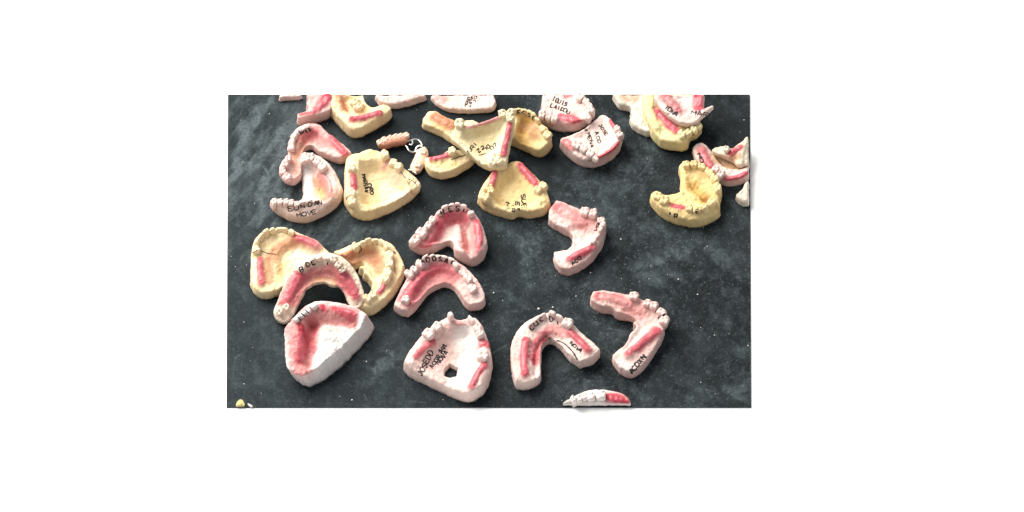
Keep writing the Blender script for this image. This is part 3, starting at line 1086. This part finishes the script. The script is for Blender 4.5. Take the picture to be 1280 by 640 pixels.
# I: centre cream upper with red left and right
Cast('cream upper cast with red saddles up both sides of its palate',
     [(597, 252), (601, 236), (610, 222), (622, 211), (640, 202), (650, 203), (660, 212), (672, 224), (682, 236), (687, 250), (687, 262), (680, 269), (662, 273), (648, 271), (640, 274), (622, 270), (605, 263)],
     bowls=[([(622, 225), (640, 212), (650, 218), (664, 236), (672, 250), (668, 260), (640, 263), (620, 258), (615, 245)], 8, 8)], h=13, col=LEMON, group=GC, edge=1.5, flare=1.0,
     dips=[((640, 262), 12, 1.0)],
     saddles=[([(651, 208), (661, 219), (671, 231)], 5.5, 'wax', 3), ([(618, 216), (617, 224), (614, 232)], 5, 'wax', 2.8)],
     stains=[([(651, 207), (668, 228)], 5, 'red', .45), ([(605, 245), (610, 258)], 6, 'cream', .5)],
     ridges=[([(603, 255), (607, 240), (618, 222)], 2.4, 6), ([(648, 206), (670, 228), (678, 248)], 2.2, 6)],
     teeth=[([(610, 236), (614, 240), (607, 248)], 'mpp', .9, 2.5), ([(672, 238), (679, 233)], 'mp', .9, 2.5)],
     text=[('SUE', 651.5, 243, 653, 262, 5), ('ET', 645, 253, 645.5, 264.5, 4.2), ('IR', 638.8, 255.5, 639.5, 266, 4.2), ('M', 632, 253, 632.5, 262, 4.6)], ink=.36)

# C: yellow cast with writing on palate
Cast('pale cream upper cast with a deep smooth palate and lengthwise writing',
     [(432, 202), (438, 193), (450, 190), (462, 186), (475, 189), (484, 196), (495, 203), (505, 211), (514, 217), (522, 224), (525, 234), (522, 242), (505, 256), (482, 268), (460, 275), (446, 273), (436, 265), (431, 250), (432, 225)],
     bowls=[([(450, 207), (475, 202), (492, 217), (512, 236), (505, 247), (485, 257), (462, 262), (450, 255), (449, 225)], 10, 9)], h=15, col=CREAM, group=GC, edge=1.4, flare=1.2,
     dips=[((478, 230), 20, 1.5)],
     ridges=[([(440, 258), (441, 220), (446, 202)], 3, 6), ([(480, 194), (505, 215), (520, 232)], 2.5, 6)],
     saddles=[([(441, 221), (442, 228), (442, 235)], 5.5, 'wax', 2.6)],
     stains=[([(482, 206), (489, 201)], 4, 'rose', .6), ([(465, 235), (462, 255)], 10, 'amber', .3), ([(445, 200), (470, 192)], 6, 'lemon', .4), ([(490, 225), (500, 235)], 13, 'pale', .35)],
     teeth=[([(440, 212)], 'p', .9, 2.5), ([(438, 243), (440, 253)], 'mm', .9, 2.5), ([(481, 195)], 'p', .9, 2.5), ([(491, 204), (499, 209)], 'pp', .95, 2.5), ([(513, 225), (519, 233)], 'pm', .9, 2.5)],
     text=[('MARIAV', 452, 218.5, 456.5, 242, 4.4), ('ORD', 459.5, 230.5, 463.5, 244, 4.6)],
     wires=[([(501, 215), (507, 222), (516, 226), (521, 232)], .35, .3)], ink=.36)

# R: pink centre top
Cast('pink cast with slanted writing and white knob teeth near its front edge',
     [(698, 176), (709, 170), (724, 164), (735, 157), (745, 148), (753, 143), (761, 147), (768, 156), (775, 163), (778, 172), (776, 184), (771, 194), (760, 203), (742, 210), (725, 207), (709, 196), (700, 185)],
     bowls=[([(712, 175), (745, 153), (762, 160), (768, 178), (750, 192), (735, 180)], 3, 6)], h=13, col=PALE, group=GP, edge=1.4,
          saddles=[([(749, 200), (763, 191), (774, 180)], 5.5, 'wax', 2.6), ([(764, 151), (768, 157), (772, 163)], 4, 'wax', 2), ([(706, 177), (710, 180), (714, 184)], 5, 'rose', 1.8)],
     stains=[([(748, 201), (772, 184)], 4, 'red', .6), ([(707, 178), (714, 185)], 5, 'wax', .5)],
     teeth=[([(721, 181), (730, 187), (738, 193), (744, 199)], 'mpps', .95, 2.6), ([(772, 163), (775, 169)], 'pp', .95, 2.6)],
     text=[('4', 729.5, 161.5, 731, 165.5, 3.6), ('MENA', 733.3, 167, 738.8, 185.5, 4.2), ('ACO', 743.3, 165.5, 748, 180, 4.4), ('JOSE', 748.2, 157, 757.5, 171, 3.8)], ink=.27)

# S: pink behind R
Cast('pink cast with two lines of writing on top, behind another pink cast',
     [(674, 118, 1), (677, 127), (679, 134), (674, 139), (672, 147), (680, 156), (690, 162), (706, 165), (720, 164), (732, 158), (739, 150), (742, 140), (739, 131), (733, 125), (724, 118, 1)],
     h=13, col=PALE, group=GP, edge=1.1,
     dips=[((700, 140), 12, 1.5)],
     saddles=[([(701, 145), (714, 149), (727, 155)], 6, 'wax', 2)],
     stains=[([(715, 148), (727, 158)], 6, 'red', .55), ([(706, 120), (714, 120)], 3, 'red', .6), ([(695, 155), (710, 158)], 6, 'rose', .4)],
     teeth=[([(678, 143), (686, 145), (693, 148)], 'mmp', .9, 2.6), ([(725, 122), (732, 127), (737, 133), (739, 140), (735, 147)], 'ppppp', .9, 2.4)],
     text=[('TOUIS', 690, 126, 708, 133, 5.5), ('LAIPOU', 688, 134, 712, 143, 5)], ink=.32)

# H: brown-yellow behind the tilted cast
Cast('amber stained cream cast with black letters on its small front teeth',
     [(634, 150), (640, 138), (652, 135), (664, 139), (672, 147), (676, 154), (684, 160), (689, 171), (690, 183), (684, 192), (674, 197), (658, 190), (645, 184), (634, 178)],
     bowls=[([(645, 180), (646, 152), (656, 147), (668, 154), (674, 175), (662, 186)], 6, 7)], h=13, col=LEMON, group=GC, edge=1.3,
     dips=[((654, 160), 6, 1.5)],
     stains=[([(652, 160), (656, 150)], 6, 'brown', .7), ([(664, 155), (672, 170)], 6, 'orange', .6), ([(650, 165), (655, 180)], 10, 'amber', .6), ([(650, 145), (668, 150)], 5, 'amber', .7)],
     ridges=[([(668, 160), (680, 172), (682, 182)], 2.6, 7)],
     teeth=[([(643, 140), (649, 139), (655, 140), (661, 142), (667, 146), (672, 151)], 'iiiiii', .8, 2.4), ([(679, 163), (684, 170)], 'pp', .85, 2)],
     text=[('I', 641, 142, 644, 142, 4.5), ('K', 647, 142, 651, 142, 4.5), ('C', 653, 143, 657, 143, 4.5), ('S', 659, 145, 663, 146, 4.5), ('E', 665, 149, 669, 150, 4.5)], ink=.32)

# G1: cream leg under the tilted cast
Cast('cream cast end with orange saddle, poking out from under the tilted cast',
     [(527, 156), (530, 146), (536, 139), (545, 139), (556, 146), (570, 151), (592, 150), (600, 158), (592, 172), (580, 184), (566, 180), (553, 172), (540, 166), (530, 162)],
     h=11, col=CREAM, group=GC, edge=1.4,
     saddles=[([(543, 145), (552, 150), (562, 155)], 7, 'orange', 2.0)],
     stains=[([(545, 146), (562, 158)], 7, 'orange', .5), ([(544, 158), (552, 160)], 5, 'amber', .4)])

# G2: tilted big cream
Cast('large cream cast tilted over its neighbours with numbers on its smooth palate',
     [(563, 176), (567, 163), (575, 153), (583, 158), (600, 154), (618, 148), (632, 142), (643, 144), (642, 165), (637, 190), (633, 212, 1), (622, 215), (606, 212), (590, 200), (576, 188)],
     bowls=[([(580, 165), (605, 158), (632, 152), (628, 180), (616, 196), (604, 200), (590, 188), (576, 174)], 6.5, 7)], h=9, col=(.77, .67, .44), group=GC, edge=1.1, tilt=(13, -3), rest=12.5, flare=.2,
     dips=[((605, 175), 18, 1.0)],
     ridges=[([(566, 174), (582, 190), (604, 206)], 2.6, 5)],
     saddles=[([(583, 159), (605, 153), (625, 146)], 3.5, 'rose', 1.8), ([(637, 156), (633, 174), (629, 192)], 4.5, 'wax', 2.6)],
     stains=[([(637, 156), (630, 190)], 3, 'red', .4), ([(605, 170), (600, 180)], 14, 'lemon', .4)],
     teeth=[([(574, 154)], 'm', 1.0, 2), ([(628, 142), (637, 142), (638, 149)], 'mmp', .95, 2), ([(620, 196), (616, 203), (624, 201)], 'mpp', .85, 2)],
     text=[('NRI', 587, 192, 598, 179, 4.6), ('Z2', 598.5, 191, 606.5, 185, 4.6), ('10', 608, 188.5, 613.5, 183, 4.4), ('07', 614.5, 188, 622, 182, 4.8)], strokes=[[(599, 194.5), (603, 193), (608, 192)]], ink=.3)

# F: fragment with wire
Cast('small cream cast with pink saddle and wire, beside the partial denture',
     [(531, 198), (541, 197), (552, 194), (562, 188), (572, 187), (585, 190), (594, 198), (590, 207), (578, 215), (566, 221), (552, 224), (541, 222), (533, 214)],
     h=12, col=CREAM, group=GC, edge=1.1,
     saddles=[([(540, 198), (550, 197), (561, 193)], 4.5, 'wax', 2.2)],
     stains=[([(545, 206), (570, 205)], 6, 'amber', .35)],
     teeth=[([(565, 190)], 'p', .95, 2.5)],
     wires=[([(564, 200), (572, 197), (582, 194)], .4, .4)])

# A: pink top left hook
Cast('pink horseshoe cast with black marks on teeth, one arm behind another cast',
     [(362, 182), (365, 170), (371, 161), (384, 155), (399, 156), (411, 167), (424, 177), (437, 187), (441, 192), (437, 201), (428, 205), (414, 202), (400, 195), (389, 187), (381, 191), (377, 204), (377, 222), (370, 231), (358, 230), (351, 222), (348, 213), (352, 203), (360, 194)],
     bowls=[([(372, 200), (375, 180), (386, 167), (400, 168), (412, 185), (400, 190), (388, 183), (378, 192)], 3.5, 4)], h=11, col=PINK, group=GP, edge=1.0,
     saddles=[([(413, 173), (422, 182), (431, 192)], 5.5, 'wax', 2.6)],
     stains=[([(374, 190), (378, 176), (388, 168)], 7, 'orange', .6), ([(395, 165), (412, 176)], 10, 'rose', .7), ([(380, 172), (392, 166)], 6, 'wax', .6), ([(367, 195), (370, 215)], 4.5, 'orange', .5), ([(415, 172), (420, 178)], 4, 'red', .5)],
     teeth=[([(364, 186), (365, 178), (368, 171), (373, 165), (379, 161), (385, 159)], 'ssssss', 1.15, 2.6), ([(360, 199), (357, 206), (354, 214), (359, 221)], 'pppm', .85, 2.4)],
     strokes=[[(373, 163), (377, 168)], [(376, 162), (378, 166), (380, 163)], [(381, 162), (384, 166)], [(385, 160), (388, 164), (386, 161), (389, 162)]], ink=.4)

# B: pink-white left with writing on front
Cast('pink-white horseshoe cast with writing on its front wall and white inner side',
     [(338, 258), (338, 250), (344, 248), (360, 250), (374, 250), (379, 244), (379, 230), (376, 214), (374, 198), (380, 191), (392, 192), (405, 198), (418, 213), (427, 232), (428, 246), (420, 259), (404, 270), (385, 278), (366, 277), (350, 270), (341, 263)],
     bowls=[([(368, 249), (368, 204), (384, 203), (397, 213), (407, 228), (410, 243), (396, 251), (382, 250)], 6.5, 5)], h=11, col=PALE, group=GP, edge=2.2, flare=1.0,
     ridges=[([(346, 254), (375, 258), (400, 254), (414, 244), (416, 228), (404, 208), (388, 198)], 2.6, 6)],
     saddles=[([(399, 217), (409, 229), (413, 244)], 5, 'rose', 2.0)],
     stains=[([(394, 222), (404, 236), (404, 248)], 5, 'orange', .75), ([(384, 208), (383, 230), (386, 246)], 6, 'white', .9), ([(397, 236), (400, 245)], 6, 'lemon', .5), ([(418, 240), (412, 258)], 6, 'orange', .3), ([(410, 262), (412, 264)], 2, 'brown', .5)],  # white one runs along the steep inner wall
     teeth=[([(343, 254), (350, 254), (357, 255), (364, 256), (371, 257), (379, 256), (387, 255), (395, 253)], 'pppppiii', .85, 2.0), ([(380, 197), (388, 198), (396, 203), (403, 210)], 'mmpp', 1.0, 2.4)],
     text=[('EU', 361, 264, 375, 262, 5.5), ('N', 376.5, 260, 382, 259, 4.5), ('D', 385, 258.5, 391, 257.5, 5), ('AN', 393, 257.5, 404, 255, 5.5), ('MOVE', 372, 271.5, 397, 266, 4.4)], ink=.27)

# Z: yellow right
Cast('ochre yellow cast with a deep palate groove and small red patch',
     [(812, 250), (815, 241), (821, 238), (829, 243), (842, 242), (850, 239), (851, 228), (848, 216), (850, 206), (857, 202), (868, 202), (878, 206), (888, 214), (897, 225), (902, 236), (901, 250), (899, 260), (901, 268), (892, 277), (872, 284), (850, 282), (830, 274), (816, 261)],
     h=13, col=(.80, .60, .28), group=GC, edge=1.4, rough=1.3,
     dips=[((882, 250), 7, 2.0), ((868, 235), 10, 2.2)],
     ridges=[([(862, 225), (874, 240), (884, 252)], -2.0, 4), ([(822, 252), (845, 262), (880, 262), (894, 245), (888, 222), (870, 208)], 2.6, 6)],
     saddles=[([(841, 258), (847, 259), (855, 260)], 5, 'wax', 1.6)],
     stains=[([(866, 230), (882, 250)], 8, 'amber', .7), ([(882, 247), (884, 252)], 3.5, 'brown', .6), ([(884, 220), (890, 240)], 8, 'orange', .25), ([(895, 258), (900, 262)], 3, 'brown', .4)],
     teeth=[([(822, 246), (830, 252)], 'mm', .95, 2), ([(858, 206), (868, 207), (877, 210), (886, 217), (893, 226), (897, 237)], 'pppppp', .9, 1.8), ([(862, 262), (871, 264), (881, 262), (889, 256)], 'pppp', .85, 2)],
     text=[('I', 836, 269, 839, 269, 4), ('R', 843, 272, 848, 272, 4.5), ('E', 871, 267, 876, 266, 4.5)], ink=.38)

# Y1: right arch
Cast('ivory pink cast with two pink saddles at the right edge of the slab',
     [(865, 188), (868, 181), (876, 178), (883, 181), (889, 188), (902, 190), (918, 192), (935.5, 192, 1), (935.5, 226, 1), (925, 231), (908, 233), (896, 226), (882, 215), (870, 203)],
     h=9, col=PALE, group=GP, edge=1.4,
     bowls=[([(890, 194), (905, 194), (934, 197), (934, 211), (915, 214), (902, 209)], 6, 4)],
     saddles=[([(877, 187), (882, 198), (890, 210)], 6, 'wax', 2.6), ([(907, 225), (920, 223), (935, 217)], 6, 'wax', 2.4)],
     stains=[([(895, 197), (915, 202), (930, 203)], 8, 'amber', .55), ([(900, 204), (925, 208)], 5, 'brown', .35), ([(877, 188), (889, 210)], 5, 'rose', .6)],  # amber and brown paint the shadow beneath the pointed piece above
     teeth=[([(894, 213), (901, 218)], 'pm', .95, 2.6)],
     text=[('MO', 871, 193, 877, 205, 4)], ink=.34)

# Y2: upper right tilted
Cast('cream cast piece with a pointed tip, lying on the cast by the right edge',
     [(889, 188), (895, 184), (906, 183), (914, 186), (920, 182), (928, 177), (931, 172), (935.5, 170, 1), (935.5, 208, 1), (924, 211), (917, 205), (905, 199), (893, 194)],
     h=6, col=(.74, .63, .48), group=GC, edge=1.3, rest=6, tilt=(6, 0), flare=.2,
     saddles=[([(914, 192), (919, 188), (926, 184)], 4.5, 'wax', 1.6)],
     stains=[([(912, 195), (922, 188)], 6, 'red', .35), ([(915, 199), (924, 196)], 4, 'brown', .5)],  # brown patch just below the red one
     teeth=[([(908, 187)], 'p', .9, 1.8)],
     ridges=[([(931, 178), (926, 192), (925, 205)], 1.8, 4)])

# Y3: pale leg below
Cast('rounded pale cast end at the right edge, lowest of the right pile',
     [(919, 247), (922, 240), (929, 234), (931, 228), (935.5, 224, 1), (935.5, 258, 1), (930, 258), (922, 254)],
     h=10, col=(.74, .64, .52), group=GC, edge=2.1)

# WX: pale piece under the yellow top right
Cast('pale ivory cast lying half under the yellow cast at the far edge',
     [(761, 118, 1), (768, 128), (774, 137), (786, 140), (790, 144), (786, 151), (790, 160), (800, 168), (811, 171), (820, 162), (822, 140), (816, 118, 1)],
     h=9, col=(.74, .67, .56), group=GP, edge=1.7,
     stains=[([(778, 122), (795, 122)], 6, 'orange', .5)],
     ridges=[([(770, 120), (785, 132), (800, 150)], 1.5, 6)])

# U: yellow at top right
Cast('lemon yellow cast with red saddle, under a pink cast at the far edge',
     [(804, 118, 1), (802, 132), (804, 146), (809, 160), (816, 174), (826, 184), (845, 188), (858, 187), (862, 177), (870, 173), (877, 165), (877, 157), (868, 150), (870, 135), (866, 118, 1)],
     h=14, col=(.75, .63, .33), group=GC, edge=1.7, rest=3, flare=1.2,
     ridges=[([(812, 122), (813, 140), (820, 158)], 2.2, 6)],
     saddles=[([(824, 140), (833, 152), (845, 163)], 6, 'wax', 1.8)],
     stains=[([(822, 136), (830, 148)], 6, 'red', .5), ([(862, 165), (872, 160)], 6, 'brown', .55)],
     teeth=[([(852, 168), (860, 166), (868, 162), (873, 157)], 'mppp', .9, 2)])

# V: pink on top of it
Cast('pink cast with broad pink saddles, lying on top of a yellow cast',
     [(817, 118, 1), (820, 130), (828, 142), (840, 152), (850, 158), (862, 159), (872, 156), (877, 150), (885, 144), (893, 135), (891, 131), (884, 134), (880, 136), (881, 118, 1)],
     bowls=[([(830, 118), (845, 135), (862, 145), (872, 140), (874, 118)], 3, 4)], h=8, col=PALE, group=GP, edge=1.3, rest=19, tilt=(5, 0), flare=.2,
     saddles=[([(832, 121), (841, 128), (849, 136)], 7, 'rose', 1.6), ([(872, 119), (872, 126), (873, 134)], 6.5, 'wax', 1.6)],
     stains=[([(830, 120), (849, 138)], 6, 'wax', .5), ([(873, 119), (874, 134)], 6, 'red', .4), ([(855, 122), (858, 140)], 5, 'white', .5)],
     teeth=[([(879, 139)], 's', .9, 1.5)],
     text=[('TONA', 830, 135, 846, 146, 5), ('MAR', 864, 143, 886, 146, 5)], ink=.34)

# T1..T5: far edge
Cast('thin sliver of an off-white cast at the far left edge',
     [(348, 118, 1), (350, 127, 1), (358, 126), (368, 125), (380, 124, 1), (381, 118, 1)], h=7, col=PALE, group=GP, edge=0.7)
Cast('pink cast with bright red hollow, left of a cream cast at the far edge',
     [(380, 118, 1), (382, 127), (386, 134), (382, 139), (370, 142, 1), (373, 158, 1), (386, 155), (402, 152), (412, 147), (417, 138), (417, 128), (414, 118, 1)],
     h=14, col=PINK, group=GP, edge=1.0,
     saddles=[([(410, 120), (405, 128), (396, 135)], 5.5, 'wax', 2)],
     stains=[([(410, 118), (402, 130)], 5.5, 'red', .8), ([(376, 143), (392, 141)], 3, 'red', .7), ([(390, 122), (394, 130)], 7, 'rose', .35)])
Cast('cream cast with a pointed front and rosy saddle at the far edge',
     [(413, 118, 1), (412, 128), (415, 145), (427, 160), (443, 172), (462, 165), (485, 151), (491, 142), (488, 134), (480, 130), (466, 134), (456, 127), (454, 118, 1)],
     bowls=[([(424, 122), (430, 140), (443, 150), (465, 140), (455, 130), (452, 118)], 5, 5)], h=15, col=CREAM, group=GC, edge=1.7, flare=1.5,
          saddles=[([(441, 148), (455, 146), (474, 141)], 5, 'wax', 2.2)],
     stains=[([(425, 120), (430, 134)], 6, 'orange', .8), ([(441, 149), (452, 147)], 4.5, 'red', .4)],
     teeth=[([(444, 124), (448, 130)], 'mm', 1.0, 2)])
Cast('smooth blank pinkish cast without writing at the far edge',
     [(466, 118, 1), (470, 127), (477, 134), (490, 136), (505, 134), (520, 130), (536, 124), (540, 118, 1)], h=9, col=PALE, group=GP, edge=1.8,
     stains=[([(485, 122), (520, 122)], 9, 'rose', .2)])
Cast('pale cast with faint small writing and rounded front at the far edge',
     [(537, 118, 1), (540, 126), (548, 134), (562, 140), (585, 142), (606, 141), (616, 139), (620, 130), (617, 118, 1)], h=7, col=PALE, group=GP, edge=1.5,
     dips=[((557, 125), 9, 2.2)], stains=[([(552, 122), (562, 130)], 8, 'rose', .35), ([(575, 125), (590, 130)], 9, 'pale', .3)],
     text=[('MORO', 583, 133, 588, 122, 3), ('LENA', 588, 133, 592, 120, 3.2), ('JO', 594, 128, 597, 120, 3)], ink=.24)

# AA: bottom edge
Cast('grey-white cast with glossy dark red saddle at the near edge',
     [(699, 507.5, 1), (706, 501), (718, 494), (732, 488), (748, 486), (764, 488), (778, 492), (786, 499), (791, 507.5, 1)], h=5, col=(.74, .66, .62), group=GP, edge=1.6, flare=.1, rough=.5,
     saddles=[([(760, 497), (769, 497), (781, 501)], 8, 'red', 1.2)],
     stains=[([(706, 503), (725, 494)], 7, 'grey', .6), ([(770, 490), (784, 499)], 3, 'rose', .6)],
     teeth=[([(717, 500), (724, 498), (731, 497)], 'ppp', .85, .8), ([(739, 496)], 'p', 1.2, .8, 90), ([(751, 495)], 'p', 1.25, .8, 90)])

# BB: corner tip
Cast('little yellow plaster tip at the near left corner of the slab',
     [(293, 509, 1), (296, 502), (300, 498), (304, 500), (307, 509, 1)], h=3, col=(.60, .50, .22), group=GC, edge=1.1, flare=.1, cat='plaster tip', name='plaster_tip')
Cast('white plaster splinter beside the yellow tip',
     [(308, 503), (313, 505), (319, 509, 1), (312, 509, 1)], h=1.8, col=WHITE, edge=.5, flare=.1, cat='plaster splinter', name='plaster_splinter', rough=.3)

# ================================================================== partial denture with a wire frame


def partial_denture():
    O = on_z(500, 195)
    root = empty('partial_denture', 'removable partial denture, two pink blocks of teeth joined by a silvery wire lattice', 'partial denture')
    root.location = Vector(O * MM)
    L = lambda p, z: on_z(p[0], p[1], z) - O

    def block(pts, w, h, z0, kinds, col, tooth_side, ts):
        P = np.array([L(p, h) for p in hermite(pts, False, 1.2)])
        n = len(P)
        T = np.gradient(P[:, :2], axis=0)
        T /= np.linalg.norm(T, axis=1)[:, None]
        Nn = np.stack([-T[:, 1], T[:, 0]], 1)
        V, F = [], []
        m = 14
        for i in range(n):
            s = i / (n - 1)
            tp = max(.25, 1 - abs(2 * s - 1) ** 7)
            for k in range(m):
                a = 2 * math.pi * k / m
                c, q = math.cos(a), math.sin(a)
                x = math.copysign(abs(c) ** .7, c) * w / 2 * tp
                z = math.copysign(abs(q) ** .7, q) * h / 2 * (.6 + .4 * tp) + h / 2 + z0
                jn = (float(vnoise(i * .7, k * .9, 4)) - .5) * .5
                V.append((P[i, 0] + Nn[i, 0] * (x + jn), P[i, 1] + Nn[i, 1] * (x + jn), max(0.05, z + jn)))
        for i in range(n - 1):
            for k in range(m):
                l = (k + 1) % m
                F.append((i * m + k, i * m + l, (i + 1) * m + l, (i + 1) * m + k))
        F.append(tuple(range(m - 1, -1, -1)))
        F.append(tuple((n - 1) * m + k for k in range(m)))
        base = mesh_obj('denture_base', V, F, M_WAX, root, np.tile(np.array(col), (len(V), 1)) * (0.85 + .3 * np.random.RandomState(3).rand(len(V), 1)))
        rnd = random.Random(4)
        for j, kd in enumerate(kinds):
            t = (j + .5) / len(kinds)
            q = P[int(t * (n - 1))]
            nn = Nn[int(t * (n - 1))]
            tt = T[int(t * (n - 1))]
            TV, TF = tooth_mesh(kd, ts, rnd)
            a = math.atan2(tt[1], tt[0])
            ca, sa = math.cos(a), math.sin(a)
            X = TV[:, 0] * ca - TV[:, 1] * sa + q[0] + nn[0] * w * tooth_side
            Y = TV[:, 0] * sa + TV[:, 1] * ca + q[1] + nn[1] * w * tooth_side
            mesh_obj('tooth', np.column_stack([X, Y, TV[:, 2] * .8 + z0 + h * .62]), TF, M_PLASTER, root, np.tile(np.array((.68, .50, .40)), (len(TV), 1)))

    block([(473, 179), (484, 175), (496, 172), (511, 170)], 8.5, 10.5, .2, 'pppppp', (.56, .25, .17), .16, .8)
    block([(531, 183), (527, 193), (522, 204), (517, 214)], 11, 6.5, .2, 'pp', (.66, .45, .33), .1, .8)
    loops = [[(506, 181), (509, 184), (511, 188), (515, 190), (520, 189), (525, 187)], [(511, 180), (514, 181), (516, 178), (514, 176)], [(514, 176), (518, 174), (523, 175), (526, 178), (528, 182)],
             [(509, 177), (512, 176), (515, 175)], [(519, 189), (521, 184), (525, 182), (529, 184)], [(510, 212), (516, 213), (521, 218)]]
    for i, lp in enumerate(loops):
        P = np.array([L(p, 4.5 + .8 * math.sin(k * .3 + i)) for k, p in enumerate(hermite(lp, False, 1.0))])
        V, F = tube(P, [np.array([0, 0, 1.0])] * len(P), .85, .6)
        mesh_obj('wire_lattice', V, F, M_METAL, root)


partial_denture()

# ================================================================== light, world, camera
w = bpy.data.worlds.new('World')
SC.world = w
w.use_nodes = True
bg = w.node_tree.nodes['Background']
bg.inputs['Color'].default_value = (0.93, 0.97, 1.0, 1)
bg.inputs['Strength'].default_value = 0.52

ld = bpy.data.lights.new('window_light', 'AREA')
ld.shape = 'RECTANGLE'
ld.size = 1.9
ld.size_y = 1.9
ld.energy = 182
ld.color = (1.0, 0.965, 0.90)
lo = bpy.data.objects.new('window_light', ld)
COL.objects.link(lo)
lo.location = (-1.3, 1.2, 1.85)
lo.rotation_euler = (Vector((0, 0, 0)) - lo.location).to_track_quat('-Z', 'Y').to_euler()

cd = bpy.data.cameras.new('camera')
cam = bpy.data.objects.new('camera', cd)
COL.objects.link(cam)
cam.location = Vector(CAM * MM)
cam.rotation_euler = (math.radians(90) - ELEV, 0, 0)
cd.sensor_fit = 'HORIZONTAL'
cd.sensor_width = 36
cd.lens = 36 * DIST / (1280 * S)
cd.clip_start = 1
cd.clip_end = 90
SC.camera = cam

SC.view_settings.view_transform = 'Standard'
SC.view_settings.look = 'None'
SC.view_settings.exposure = 0
SC.view_settings.gamma = 1
